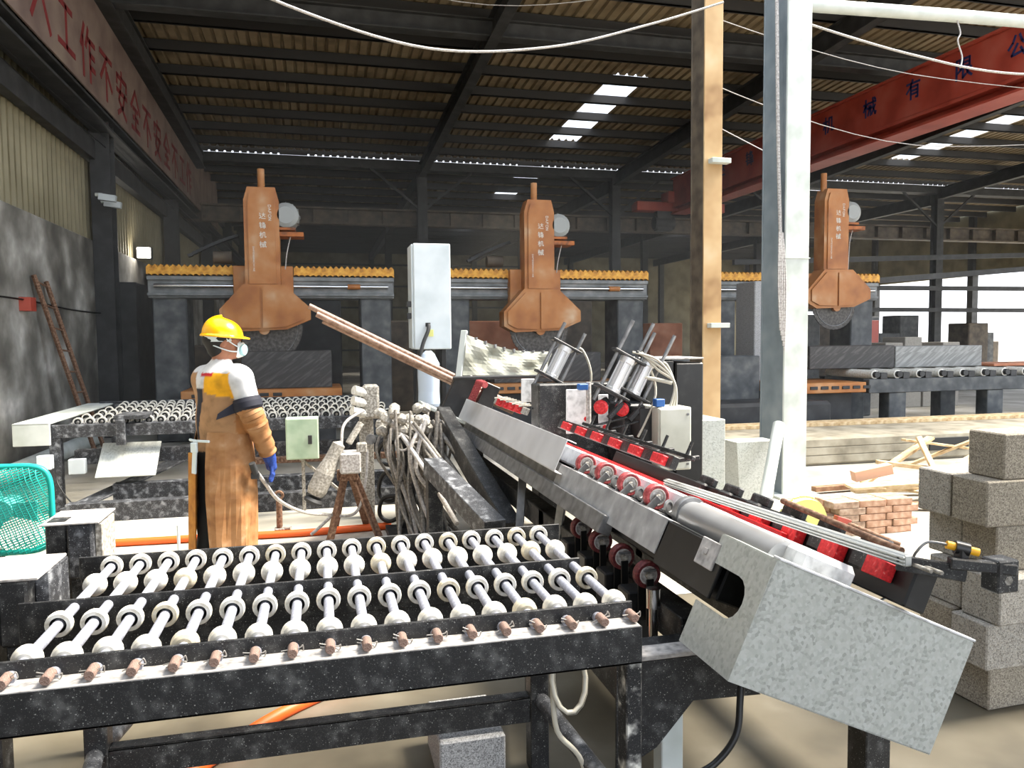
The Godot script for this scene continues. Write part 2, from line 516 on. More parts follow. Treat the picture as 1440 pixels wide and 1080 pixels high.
	M.wood = tmat(ntex(46, .02, [[0.0, Color(.62, .50, .34)], [.5, Color(.76, .66, .50)], [1.0, Color(.84, .77, .64)]]), .6, .8)
	M.wood_dark = tmat(ntex(47, .02, [[0.0, Color(.36, .24, .16)], [.5, Color(.50, .36, .26)], [1.0, Color(.62, .48, .37)]]), .6, .8)
	M.salmon = tmat(ntex(48, .012, [[0.0, Color(.58, .36, .25)], [.5, Color(.70, .46, .34)], [1.0, Color(.76, .56, .45)]]), 1.5, .8)
	# veined stone: two noises drawn as streaks on a slant
	var vn := 512
	var im := Image.create(vn, vn, true, Image.FORMAT_RGB8)
	var im2 := Image.create(vn, vn, true, Image.FORMAT_RGB8)
	var fn := FastNoiseLite.new()
	fn.seed = 77
	fn.frequency = .02
	fn.fractal_octaves = 4
	for y in vn:
		for x in vn:
			var k := fn.get_noise_2d((x + y * 1.4) * 1.3, (y - x * .6) * .22)
			var w := clampf(k * 1.6 + .38, 0.0, 1.0)
			im.set_pixel(x, y, Color(.46, .46, .45).lerp(Color(.58, .58, .565), w))
			im2.set_pixel(x, y, Color(.21, .20, .195).lerp(Color(.31, .30, .29), w * w))
	im.generate_mipmaps()
	im2.generate_mipmaps()
	M.vein = tmat(ImageTexture.create_from_image(im), 1.3, .6)
	M.vein_dark = tmat(ImageTexture.create_from_image(im2), 1.3, .6)
	M.crane = tmat(ntex(50, .01, [[0.0, Color(.54, .20, .15)], [.5, Color(.64, .26, .20)], [1.0, Color(.68, .34, .28)]]), 2.5, .5)
	M.banner = tmat(ntex(51, .01, [[0.0, Color(.36, .29, .26)], [.5, Color(.45, .38, .34)], [1.0, Color(.50, .44, .38)]]), 2.5, .85)
	M.tarp = tmat(ntex(52, .009, [[0.0, Color(.34, .34, .27)], [.25, Color(.54, .54, .48)], [.5, Color(.64, .64, .59)], [1.0, Color(.72, .72, .68)]], SX, 256, 5), 1.3, .8)
	M.alu = mat(Color(.70, .71, .70), .4, .6)
	M.helmet = mat(Color(.95, .70, .02), .25)
	M.skin = mat(Color(.68, .47, .36), .6)
	M.hair = mat(Color(.06, .05, .045), .7)
	M.mask = mat(Color(.80, .84, .84), .6)
	M.mask_filter = mat(Color(.62, .78, .80), .5)
	M.glove = tmat(ntex(53, .03, [[0.0, Color(.06, .15, .40)], [1.0, Color(.16, .32, .66)]]), .12, .7)
	M.leather = tmat(ntex(54, .02, [[0.0, Color(.45, .28, .14)], [.4, Color(.58, .40, .23)], [.75, Color(.64, .47, .31)], [1.0, Color(.72, .59, .46)]], SX, 256, 5), .6, .75)
	M.ochre = tmat(ntex(55, .02, [[0.0, Color(.52, .32, .08)], [.5, Color(.66, .42, .10)], [1.0, Color(.74, .54, .22)]]), .5, .75)
	M.navy = mat(Color(.06, .07, .13), .8)
	M.shirt_white = mat(Color(.86, .86, .86), .8)
	M.shirt_yellow = mat(Color(.92, .62, .03), .8)
	M.yellow = mat(Color(.93, .68, .08), .5)
	M.yellow_pale = mat(Color(.83, .82, .50), .6)
	M.blue = mat(Color(.16, .36, .62), .5)
	M.bottle = mat(Color(.74, .79, .85), .25)
	M.glass = mat(Color(.9, .93, .95, .25), .1)
	M.glass.transparency = BaseMaterial3D.TRANSPARENCY_ALPHA
	M.lamp = mat(Color(.9, .9, .9), .5)
	M.lamp.emission_enabled = true
	M.lamp.emission = Color(1, .98, .94)
	M.lamp.emission_energy_multiplier = 12.0
	M.body = mat(Color.WHITE, .8)
	M.body.vertex_color_use_as_albedo = true
	M.body.albedo_texture = ntex(63, .02, [[0.0, g(.72)], [.5, g(.92)], [1.0, g(1.0)]])
	M.body.uv1_triplanar = true
	M.body.uv1_scale = Vector3.ONE / .5

# ---------------------------------------------------------------- the shed
func roof_y(f: float) -> float:
	return 7.75 - .04 * f

# corrugated sheet: waves across x, straight along f
func corrugated(st: SurfaceTool, x0: float, x1: float, f0: float, f1: float, y0: float, y1: float, pitch := .2, amp := .045) -> void:
	var n := int(round((x1 - x0) / pitch))
	for i in n:
		var xa := x0 + (x1 - x0) * i / n
		var w := (x1 - x0) / n
		var pr := [[0.0, 0.0], [.30, 0.0], [.42, amp], [.58, amp], [.70, 0.0], [1.0, 0.0]]
		for k in 5:
			var a: float = xa + w * pr[k][0]
			var b: float = xa + w * pr[k + 1][0]
			quad(st, V(a, y0 + pr[k][1], f0), V(b, y0 + pr[k + 1][1], f0), V(b, y1 + pr[k + 1][1], f1), V(a, y1 + pr[k][1], f1), Vector3.DOWN)
			quad(st, V(a, y0 + pr[k][1] + .012, f0), V(b, y0 + pr[k + 1][1] + .012, f0), V(b, y1 + pr[k + 1][1] + .012, f1), V(a, y1 + pr[k][1] + .012, f1), Vector3.UP)

func shed() -> void:
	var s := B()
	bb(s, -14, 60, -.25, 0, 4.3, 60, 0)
	struct("floor", s, M.floor, "dusty concrete floor of the shed, painted paler for overexposed daylight")
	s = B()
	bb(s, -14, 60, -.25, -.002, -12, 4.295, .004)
	struct("floor", s, M.floor_near, "beige slurry stained concrete floor by the near roller table, darkened further for shade")
	s = B()
	bb(s, -60, 160, -.4, -.26, -60, 200, 0)
	struct("floor", s, M.yard, "bright bare ground outside the shed")
	s = B()
	bb(s, -3.6, 9, 6.0, 6.2, -6, 1.8)  # out of view; added to keep sun off the nearest floor
	struct("ceiling", s, M.roof, "unseen sheet canopy added overhead to shade the near floor")
	# left wall
	s = B()
	bb(s, -3.85, -3.55, 0, 3.25, -6, 46, .01)
	var wl := struct("wall_left", s, M.render, "stained cement wall with corrugated sheets above it")
	for k in 9:
		s = B()
		var f0 := -6.0 + k * 5.8
		var n := 29
		for i in n:
			var w := .2
			var fa := f0 + i * w
			var pr := [[0.0, 0.0], [.30, 0.0], [.42, .04], [.58, .04], [.70, 0.0], [1.0, 0.0]]
			for j in 5:
				var a: float = fa + w * pr[j][0]
				var b: float = fa + w * pr[j + 1][0]
				quad(s, V(-3.66 + pr[j][1], 3.2, a), V(-3.66 + pr[j + 1][1], 3.2, b), V(-3.66 + pr[j + 1][1], 7.7, b), V(-3.66 + pr[j][1], 7.7, a), Vector3.RIGHT)
		bb(s, -3.72, -3.665, 3.2, 7.7, f0, f0 + 5.8, 0)
		mi("corrugated_sheet", s, M.sheet, wl)
	for e in [[4.55, 4.86], [6.0, 6.2]]:
		s = B()
		bb(s, -3.62, -3.46, e[0], e[1], -6, 46)
		mi("girt", s, M.darksteel, wl)
	for f in [-4.0, 2.0, 8.1, 14.1, 20.2, 26.2, 32.2, 38.2]:
		s = B()
		bb(s, -3.55, -3.25, 0, 7.2, f - .17, f - .145)
		bb(s, -3.55, -3.25, 0, 7.2, f + .145, f + .17)
		bb(s, -3.42, -3.39, 0, 7.2, f - .15, f + .15)
		mi("column", s, M.darksteel, wl)
	s = B()
	bb(s, -3.5, -3.17, 4.98, 5.02, 2, 46); bb(s, -3.5, -3.17, 5.16, 5.2, 2, 46); bb(s, -3.35, -3.32, 5.0, 5.18, 2, 46)
	mi("crane_runway", s, M.darksteel, wl)
	# roof over the near bay
	s = B()
	corrugated(s, -3.65, 27.55, 8.5, 9.65, roof_y(8.5), roof_y(9.65))
	var ce := struct("ceiling", s, M.roof, "dark corrugated shed roof on purlins and rafters")
	s = B()
	bb(s, -3.6, 27.5, 6.46, 6.72, 22.5, 22.9, .01)
	mi("valley_gutter", s, M.darksteel, ce)
	var sky_a := [[6.15, 6.95], [16.95, 17.75]]
	for k in 11:
		var f0 := 9.65 + 1.18 * k
		var f1: float = min(f0 + 1.18, 22.45)
		s = B()
		var lit := []
		if k >= 5 and k <= 8:
			lit = [sky_a[0], sky_a[1]]
		elif k >= 2 and k <= 4:
			lit = [sky_a[1]]
		var x := -3.65
		for l in lit:
			corrugated(s, x, l[0], f0, f1, roof_y(f0), roof_y(f1))
			x = l[1]
		corrugated(s, x, 27.55, f0, f1, roof_y(f0), roof_y(f1))
		mi("roof_sheet", s, M.roof, ce)
		s = B()
		bb(s, -3.6, 27.4, roof_y(f0) - .2, roof_y(f0) - .015, f0 - .035, f0 + .035)
		bb(s, -3.6, 27.4, roof_y(f0) - .2, roof_y(f0) - .185, f0 - .035, f0 + .07)
		mi("purlin", s, M.purlin, ce)
	# skylight panes between the purlins
	var n := 0
	for e in [[sky_a[0], 5, 8], [sky_a[1], 2, 8]]:
		for k in range(e[1], e[2] + 1):
			var f0: float = 9.65 + 1.18 * k
			s = B()
			quad(s, V(e[0][0], roof_y(f0) + .02, f0), V(e[0][1], roof_y(f0) + .02, f0), V(e[0][1], roof_y(f0 + 1.18) + .02, f0 + 1.18), V(e[0][0], roof_y(f0 + 1.18) + .02, f0 + 1.18), Vector3.DOWN)
			n += 1
			struct("window_%d" % n, s, M.glass, "clear skylight sheet in the shed roof")
	for x in [-3.15, 3.0, 9.0, 15.0, 21.0, 27.0]:
		var wd := .5 if x < 0 else .2
		s = B()
		for e in [[-.2, -.225, wd], [-.56, -.585, wd], [-.2, -.58, .03 if x > 0 else .4]]:
			bar(s, V(x, roof_y(9.4) + (e[0] + e[1]) * .5, 9.4), V(x, roof_y(22.6) + (e[0] + e[1]) * .5, 22.6), e[2], absf(e[1] - e[0]))
		mi("rafter", s, M.darksteel, ce)
		if x > 0:
			s = B()
			bb(s, x - .14, x + .14, 0, 6.5, 22.5, 22.52); bb(s, x - .14, x + .14, 0, 6.5, 22.78, 22.8); bb(s, x - .012, x + .012, 0, 6.5, 22.5, 22.8)
			mi("valley_column", s, M.darksteel, ce)
			s = B()
			bar(s, V(x, 5.3, 22.6), V(x - 1.5, 6.5, 22.6), .07, .07)
			bar(s, V(x, 5.3, 22.6), V(x + 1.5, 6.5, 22.6), .07, .07)
			mi("brace", s, M.darksteel, ce)
	s = B()
	bb(s, -3.6, 27.4, 6.72, 7.0, 13.1, 13.13); bb(s, -3.6, 27.4, 6.7, 6.73, 13.0, 13.25); bb(s, -3.6, 27.4, 6.98, 7.0, 13.0, 13.25)
	mi("tie_beam", s, M.darksteel, ce)
	# closure strip at the valley: daylight enters through the gaps under the ribs
	s = B()
	var nx := int(31.0 / .2)
	for i in nx:
		var xa := -3.6 + .2 * i
		var gap := .05 if i % 17 < 14 else .0
		bb(s, xa + gap, xa + .2, 6.72, 6.765, 22.46, 22.5, 0)
	bb(s, -3.6, 27.4, 6.76, 6.9, 22.46, 22.5, 0)
	mi("closure_strip", s, M.purlin, ce)
	# second bay
	var bays := [[22.9, 24.1], [24.1, 25.2], [25.2, 26.3], [26.3, 27.4], [27.4, 34.9], [34.9, 36.4], [36.4, 46.2]]
	for i in bays.size():
		var b: Array = bays[i]
		s = B()
		var x := -3.65
		var lit := []
		if i in [1, 3, 5]:
			lit = sky_a
		for l in lit:
			corrugated(s, x, l[0], b[0], b[1], 6.72, 6.72, .4)
			x = l[1]
			var w := B()
			quad(w, V(l[0], 6.74, b[0]), V(l[1], 6.74, b[0]), V(l[1], 6.74, b[1]), V(l[0], 6.74, b[1]), Vector3.DOWN)
			n += 1
			struct("window_%d" % n, w, M.glass, "clear skylight sheet in the shed roof")
		corrugated(s, x, 27.45, b[0], b[1], 6.72, 6.72, .4)
		mi("roof_sheet", s, M.roof, ce)
	for k in 16:
		var f := 24.1 + 1.4 * k
		s = B()
		bb(s, -3.6, 27.4, 6.5, 6.7, f - .04, f + .04)
		mi("purlin", s, M.purlin, ce)
	for x in [3.0, 9.0, 15.0, 21.0]:
		s = B()
		bb(s, x - .1, x + .1, 6.1, 6.5, 22.9, 46)
		mi("rafter", s, M.darksteel, ce)
		for f in [34.0, 45.0]:
			s = B()
			bb(s, x - .14, x + .14, 0, 6.4, f - .14, f + .14)
			mi("valley_column", s, M.darksteel, ce)
	s = B()
	bb(s, -3.6, 27.4, 4.92, 4.97, 23.0, 23.3); bb(s, -3.6, 27.4, 5.36, 5.41, 23.0, 23.3); bb(s, -3.6, 27.4, 4.95, 5.38, 23.18, 23.2)
	for i in 31:
		bb(s, -3.1 + i, -3.085 + i, 4.97, 5.36, 23.02, 23.19)
	mi("crane_runway", s, M.tan_dark, ce)
	# far walls with open lower bays on the right
	s = B()
	bb(s, -3.8, 27.6, 0, 7.2, 46.2, 46.4)
	var wb := struct("wall_back", s, M.sheet, "dark sheet wall at far end of the shed")
	for k in 5:
		s = B()
		bb(s, -3.6, 13.4, .9 + k * 1.25, 1.0 + k * 1.25, 46.05, 46.2)
		mi("girt", s, M.darksteel, wb)
	s = B()
	bb(s, 27.5, 27.7, 4.1, 7.4, 9.5, 46.2)
	var wr := struct("wall_right", s, M.sheet, "upper sheet wall over the open side of the shed")
	for f in [9.6, 15.6, 21.6, 27.6, 33.6, 39.6, 45.6]:
		s = B()
		bb(s, 27.35, 27.65, 0, 7.0, f - .15, f + .15)
		mi("column", s, M.darksteel, wr)

func fixtures() -> void:
	# banner on the runway
	var o := thing("banner", "long faded banner with red characters hung high on wall", "banner", V(-3.14, 5.2, 16))
	var s := B()
	bb(s, -3.15, -3.125, 5.2, 6.68, 8.5, 27, .002)
	mi("cloth_panel", s, M.banner, o)
	var txt := ["ren", "gongwork", "zuo", "bu", "an", "quan", "bu", "an", "quan", "bu", "gongwork", "zuo"]
	for i in txt.size():
		s = B()
		strokes(s, GLYPH[txt[i]], V(-3.126, 5.72, 10.45 + .98 * i), Vector3(0, 0, -1), Vector3.UP, .8, 10, .006)
		mi("character", s, M.red_letter, o)
	s = B()
	for f in [10.0, 12.1, 14.2, 17.0, 20.0, 24.0]:
		bb(s, -3.135, -3.12, 6.66, 7.2, f - .012, f + .012, 0)
	mi("hanger", s, M.darksteel, o)
	# crane
	o = thing("crane_girder", "long red overhead crane girder with blue painted characters", "crane", V(10.95, 5.4, 15))
	s = B()
	bb(s, 10.8, 11.2, 5.66, 6.46, 7.5, 22.3, .01); bb(s, 10.72, 11.28, 6.46, 6.5, 7.5, 22.3); bb(s, 10.78, 11.22, 5.6, 5.66, 7.5, 22.3)
	mi("box_beam", s, M.crane, o)
	s = B()
	bb(s, 10.74, 11.26, 5.4, 5.44, 7.5, 22.3); bb(s, 10.98, 11.02, 5.44, 5.6, 7.5, 22.3)
	mi("lower_flange", s, M.crane, o)
	s = B()
	bb(s, 9.6, 12.6, 5.5, 5.78, 22.3, 22.75, .02); bb(s, 10.6, 11.5, 5.75, 6.1, 22.2, 22.75, .02)
	mi("end_carriage", s, M.crane, o)
	s = B()
	cyl(s, V(10.25, 5.15, 22.5), V(10.9, 5.15, 22.5), .2, 14); bb(s, 10.3, 10.8, 4.9, 5.5, 22.35, 22.6)
	mi("hoist_drive", s, M.darksteel, o)
	txt = ["da", "feng", "ji", "xie", "you", "xian", "gong", "si"]
	var ff := [19.3, 17.9, 14.75, 13.46, 12.3, 11.15, 10.1, 9.1]
	for i in txt.size():
		s = B()
		strokes(s, GLYPH[txt[i]], V(10.798, 6.14, ff[i]), Vector3(0, 0, 1), Vector3.UP, .38, 11, .004)
		mi("character", s, M.blue_letter, o)
	# the two near columns
	o = thing("steel_column", "grey painted steel column with front flange painted paler as if lit", "column", V(4.62, 0, 6.85))
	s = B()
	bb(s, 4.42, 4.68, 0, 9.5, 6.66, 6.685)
	mi("front_flange", s, M.pale, o)  # paler than the web: light on the front face put into colour
	s = B()
	bb(s, 4.42, 4.68, 0, 9.5, 7.06, 7.085); bb(s, 4.53, 4.555, 0, 9.5, 6.685, 7.06)
	bb(s, 4.425, 4.44, 0, 9.5, 6.685, 7.06)
	mi("web", s, M.steelcol, o)
	s = B()
	bb(s, 4.41, 4.69, 2.35, 2.36, 6.652, 6.66, 0); bb(s, 4.32, 4.78, 0, .025, 6.55, 7.2)
	mi("base_plate", s, M.pale, o)
	s = B()
	tube(s, soft([V(4.28, 9.4, 6.78), V(4.32, 6.0, 6.74), V(4.36, 3.6, 6.72), V(4.40, 2.35, 6.7)], 8), .018, 7)
	for k in 5:
		tube(s, soft([V(4.36 + .01 * k, 2.6, 6.68), V(4.34 + .02 * k, 2.1, 6.65), V(4.37 + .012 * k, 1.65 - .05 * k, 6.66)], 5), .009, 5)
	mi("cable_run", s, M.hose_white, o)
	o = thing("rusty_column", "tan rust streaked steel column with small stub brackets", "column", V(4.45, 0, 8.3))
	s = B()
	bb(s, 4.33, 4.56, 0, 9.5, 8.14, 8.165)
	mi("front_flange", s, M.tan, o)
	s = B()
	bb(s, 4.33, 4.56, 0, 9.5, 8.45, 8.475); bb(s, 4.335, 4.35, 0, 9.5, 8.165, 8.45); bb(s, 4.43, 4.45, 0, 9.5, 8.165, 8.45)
	mi("web", s, M.tan_dark, o)  # darker than the flange: shade on the side put into colour
	for y in [1.72, 3.6]:
		s = B()
		bb(s, 4.38, 4.62, y - .025, y + .03, 8.04, 8.14)
		mi("stub_bracket", s, M.pale, o)
	# tie pipe and wires
	s = B()
	tube(s, [V(4.69, 4.9, 6.95), V(6.6, 4.96, 6.95), V(10.5, 5.05, 6.95)], .065, 10)
	tag(mi("tie_pipe", s, M.pale), "pale horizontal pipe fixed high beside the grey column", "pipe")
	s = B()
	tube(s, soft([V(-1.0, 4.6, 6.5), V(-.2, 4.33, 6.7), V(1.0, 4.19, 7), V(2.2, 4.37, 7.2), V(3.3, 4.75, 7.4), V(4.2, 5.1, 7.5)], 8), .012, 6)
	tag(mi("sagging_cable", s, M.hose_white), "thick white cable sagging under the dark roof", "cable")
	s = B()
	tube(s, soft([V(4.69, 4.72, 6.9), V(6.0, 4.50, 6.9), V(7.4, 4.40, 6.9), V(9.5, 4.6, 6.9)], 8), .012, 6)
	tag(mi("sagging_cable", s, M.hose_white), "white cable sagging in front of the red crane", "cable")
	var wires := [[V(-2.5, 7.1, 10.8), V(2, 6.35, 11), V(4.4, 6.0, 9.2), V(4.45, 5.9, 8.5)], [V(4.5, 5.4, 8.48), V(8, 5.2, 9.2), V(14, 5.6, 10.4)], [V(4.57, 4.0, 8.2), V(4.52, 3.45, 7.1)], [V(4.6, 4.6, 8.48), V(8.5, 4.35, 9.6), V(14, 4.9, 10)]]
	for w in wires:
		s = B()
		tube(s, soft(w, 8), .006, 5)
		tag(mi("thin_wire", s, M.hose_white), "thin pale wire strung under the roof", "wire", "thin wires under the roof")
	s = B()
	tube(s, soft([V(6.6, 4.93, 6.93), V(6.65, 4.78, 6.92), V(6.6, 4.68, 6.9), V(6.68, 4.53, 6.92), V(6.64, 4.41, 6.9)], 6), .008, 5)
	tag(mi("dangling_wire", s, M.hose_white), "short kinked white wire dangling from the tie pipe", "wire")
	for e in [4.75, 4.9]:
		s = B()
		tube(s, [V(-3.3, e, 4), V(-3.3, e - .06, 11), V(-3.3, e, 14), V(-3.3, e - .06, 17), V(-3.3, e, 20), V(-3.3, e, 27)], .008, 5)
		tag(mi("wall_wire", s, M.hose_black), "dark wire running along the left wall below banner", "wire", "wires along the left wall")
	# flood lamp and cameras on the left columns
	o = thing("flood_lamp", "small lit floodlight on the left wall", "lamp", V(-3.4, 3.37, 17.1))
	s = B()
	bb(s, -3.54, -3.26, 3.26, 3.5, 17.0, 17.14)
	mi("housing", s, M.darksteel, o)
	s = B()
	bb(s, -3.52, -3.28, 3.28, 3.48, 16.97, 17.0)
	mi("lens", s, M.lamp, o)
	var li := OmniLight3D.new()
	li.name = "flood_light"
	li.light_energy = .12
	li.light_color = Color(1, .97, .92)
	li.light_size = .08
	li.omni_range = 40
	li.omni_attenuation = 2.0
	li.shadow_enabled = true
	o.add_child(li)
	li.position = V(-3.4, 3.38, 16.85) - o.position
	for e in [[13.92, 3.85, "white security camera on the near dark wall column"], [13.6, 3.9, "pale security camera beside the near dark wall column"]]:
		o = thing("security_camera", e[2], "camera", V(-3.2, e[1], e[0]))
		s = B()
		bar(s, V(-3.35, e[1], e[0]), V(-3.1, e[1] - .03, e[0]), .1, .1)
		mi("housing", s, M.whitebox, o)
		s = B()
		cyl(s, V(-3.4, e[1] + .03, e[0]), V(-3.3, e[1] + .03, e[0]), .03, 8)
		mi("mount", s, M.pale, o)
	# ladder against the wall
	o = thing("ladder", "rusty steel ladder leaning on the cement wall", "ladder", V(-3.2, 0, 11.2))
	var la := [V(-3.5, 2.45, 11.0), V(-3.1, 0.0, 11.9)]
	var lb := [V(-3.5, 2.4, 11.45), V(-3.1, 0.0, 12.35)]
	for e in [la, lb]:
		s = B()
		bar(s, e[0], e[1], .04, .05)
		mi("rail", s, M.rust, o)
	for k in 8:
		var t := .03 + .12 * k
		s = B()
		cyl(s, la[0].lerp(la[1], t), lb[0].lerp(lb[1], t), .014, 7)
		mi("rung", s, M.rust, o)
	o = thing("switch_box", "small red switch box on a cable by the ladder", "box", V(-3.5, 2.05, 10.9))
	s = B()
	bb(s, -3.55, -3.42, 1.98, 2.15, 10.6, 10.8)
	mi("case", s, M.crane, o)
	s = B()
	tube(s, soft([V(-3.5, 2.1, 8), V(-3.5, 2.12, 10.6), V(-3.5, 2.06, 13), V(-3.4, 2.1, 17)], 6), .012, 5)
	mi("cable", s, M.hose_black, o)
	s = B()
	bb(s, -3.4, -3.3, 1.9, 3.0, 17.4, 19.4, .003)
	tag(mi("wall_board", s, M.crane), "dull red notice board on the far left wall", "board")
	s = B()
	bb(s, -3.35, -3.0, 0, 2.6, 14.3, 17.0, .01)
	tag(mi("dark_screen", s, M.darksteel), "dark sheet screen standing along the left wall", "screen")
	s = B()
	tube(s, [V(-3.42, .12, 7.0), V(-3.37, .12, 13.0)], .11, 12)
	tag(mi("drain_pipe", s, M.pale), "thick grey drain pipe lying along the cement wall", "pipe")

# ---------------------------------------------------------------- roller tables
func cup_mesh(dirn: float) -> SurfaceTool:   # opens along dirn * forward
	var s := B()
	var ax := V(0, 0, dirn)
	lathe(s, [Vector2(.0155, 0), Vector2(.024, .001), Vector2(.033, .007), Vector2(.0375, .016), Vector2(.0385, .026), Vector2(.0378, .036), Vector2(.035, .042), Vector2(.024, .042), Vector2(.024, .036)], Vector3.ZERO, ax, 22)
	return s

func bore_mesh(dirn: float) -> SurfaceTool:  # lining of a cup, coloured near-black to paint its hollow dark
	var s := B()
	lathe(s, [Vector2(.0243, .0405), Vector2(.0235, .012), Vector2(.0155, .012)], Vector3.ZERO, V(0, 0, dirn), 18)
	return s

func near_table() -> void:
	var o := thing("roller_table", "black roller table with white cup rollers in two rows", "roller table", V(0, 0, 2.6))
	var s := B()
	bb(s, -1.05, .905, .635, .748, 2.06, 2.068); bb(s, -1.05, .905, .635, .643, 2.06, 2.13); bb(s, -1.05, .905, .70, .798, 2.136, 2.146, .002)
	mi("near_beam", s, M.black, o)
	s = B()
	bb(s, -1.05, .90, .742, .751, 2.0605, 2.136, .002)
	tag(mi("dusty_flange", s, M.dust, o), "flange caked in pale stone dust")
	s = B()
	bb(s, -.93, .915, .66, .787, 2.65, 2.658, .002); bb(s, -.93, .915, .60, .69, 2.655, 2.71, .002)
	mi("middle_beam", s, M.black, o)
	s = B()
	bb(s, -.9, .91, .728, .737, 2.66, 2.76, .001)
	mi("dusty_ledge", s, M.dust, o)
	s = B()
	bb(s, -.9, 1.0, .70, .785, 3.17, 3.178, .002); bb(s, -.9, 1.0, .60, .70, 3.19, 3.25, .002)
	mi("far_beam", s, M.black, o)
	for e in [[.855, .905, .0, .64, 2.061, 2.13], [-1.04, -.98, .0, .64, 2.061, 2.13], [.72, .79, 0, .61, 2.64, 2.71], [-.76, -.69, 0, .61, 2.64, 2.71], [.86, .92, 0, .62, 3.19, 3.25], [-.9, -.84, 0, .62, 3.19, 3.25]]:
		s = B()
		bb(s, e[0], e[1], e[2], e[3], e[4], e[5])
		mi("leg", s, M.caked if e[0] > .8 and e[4] < 2.5 else M.black, o)
	s = B()
	bb(s, -.69, .72, .19, .285, 2.645, 2.653); bb(s, -.69, .72, .277, .285, 2.645, 2.70)
	mi("stretcher", s, M.black, o)
	for e in [[.76, .24], [-.73, .24]]:
		s = B()
		tube(s, [V(e[0] + .06, e[1], 2.12), V(e[0], e[1] + .03, 2.65), V(e[0] + .1, e[1] + .03, 3.2)], .028, 10)
		mi("side_stretcher", s, M.speck, o)
	var cn := cup_mesh(-1).commit()
	var cf := cup_mesh(1).commit()
	var bn := bore_mesh(-1).commit()
	var bf := bore_mesh(1).commit()
	var sh := B()
	cyl(sh, V(0, 0, 0), V(0, 0, 1.09), .0155, 14)
	var shm := sh.commit()
	var pn := B()
	lathe(pn, [Vector2(0, 0), Vector2(.0115, 0), Vector2(.0135, .003), Vector2(.0135, .05), Vector2(0, .05)], Vector3.ZERO, V(0, 0, 1), 12)
	var pnm := pn.commit()
	var ct := B()
	tube(ct, soft([V(-.03, .004, .012), V(.016, .003, .012), V(.027, .008, .015), V(.026, -.008, .015), V(.016, -.004, .012), V(-.026, -.006, .014)], 4), .0018, 5)
	var ctm := ct.commit()
	for i in 18:
		var x := .888 - .0976 * i
		var ro := mi("roller", shm, M.shaft, o, V(x, .76, 2.115))
		for e in [[2.215, cf, bf], [2.53, cn, bn], [2.85, cf, bf], [3.135, cn, bn]]:
			# the near cup of a pair opens forward, the far one back to the viewer
			var jx := rng.randf_range(-.006, .006)
			var c := mi("cup", e[1], M.cup_old if rng.randf() < .22 else M.cup, ro, V(x, .76, e[0] + jx))
			mi("bore", e[2], M.rubber, ro, V(x, .76, e[0] + jx))
		var p := mi("pin_end", pnm, M.pin, o, V(x, .7685, 2.07 + rng.randf_range(-.008, .004)))
		var c2 := mi("cotter", ctm, M.wire, o, V(x, .7685, 2.085))
		c2.rotation.z = rng.randf_range(-.5, .5)
	# hoses hung under the right end
	var h := thing("hose_coil", "coil of dirty white hose hanging under the roller table", "hose", V(.72, .45, 2.3))
	for k in 4:
		s = B()
		var pts := []
		for i in 15:
			var a := TAU * i / 14.0
			pts.append(V(.735 + .055 * cos(a) + .008 * k, .53 + .1 * sin(a) - .012 * k, 2.24 + .02 * k + .02 * sin(a)))
		tube(s, pts, .008, 6)
		mi("loop", s, M.hose_clear if k % 2 == 0 else M.hose_black, h)
	s = B()
	tube(s, soft([V(.69, .5, 2.26), V(.70, .36, 2.25), V(.78, .25, 2.24), V(.83, .0, 2.24)], 6), .009, 6)
	mi("tail", s, M.hose_clear, h)
	s = B()
	bb(s, .38, .62, 0, .17, 2.62, 2.95, .006)
	tag(mi("granite_block", s, M.granite), "rough grey granite block on floor under the roller table", "block")

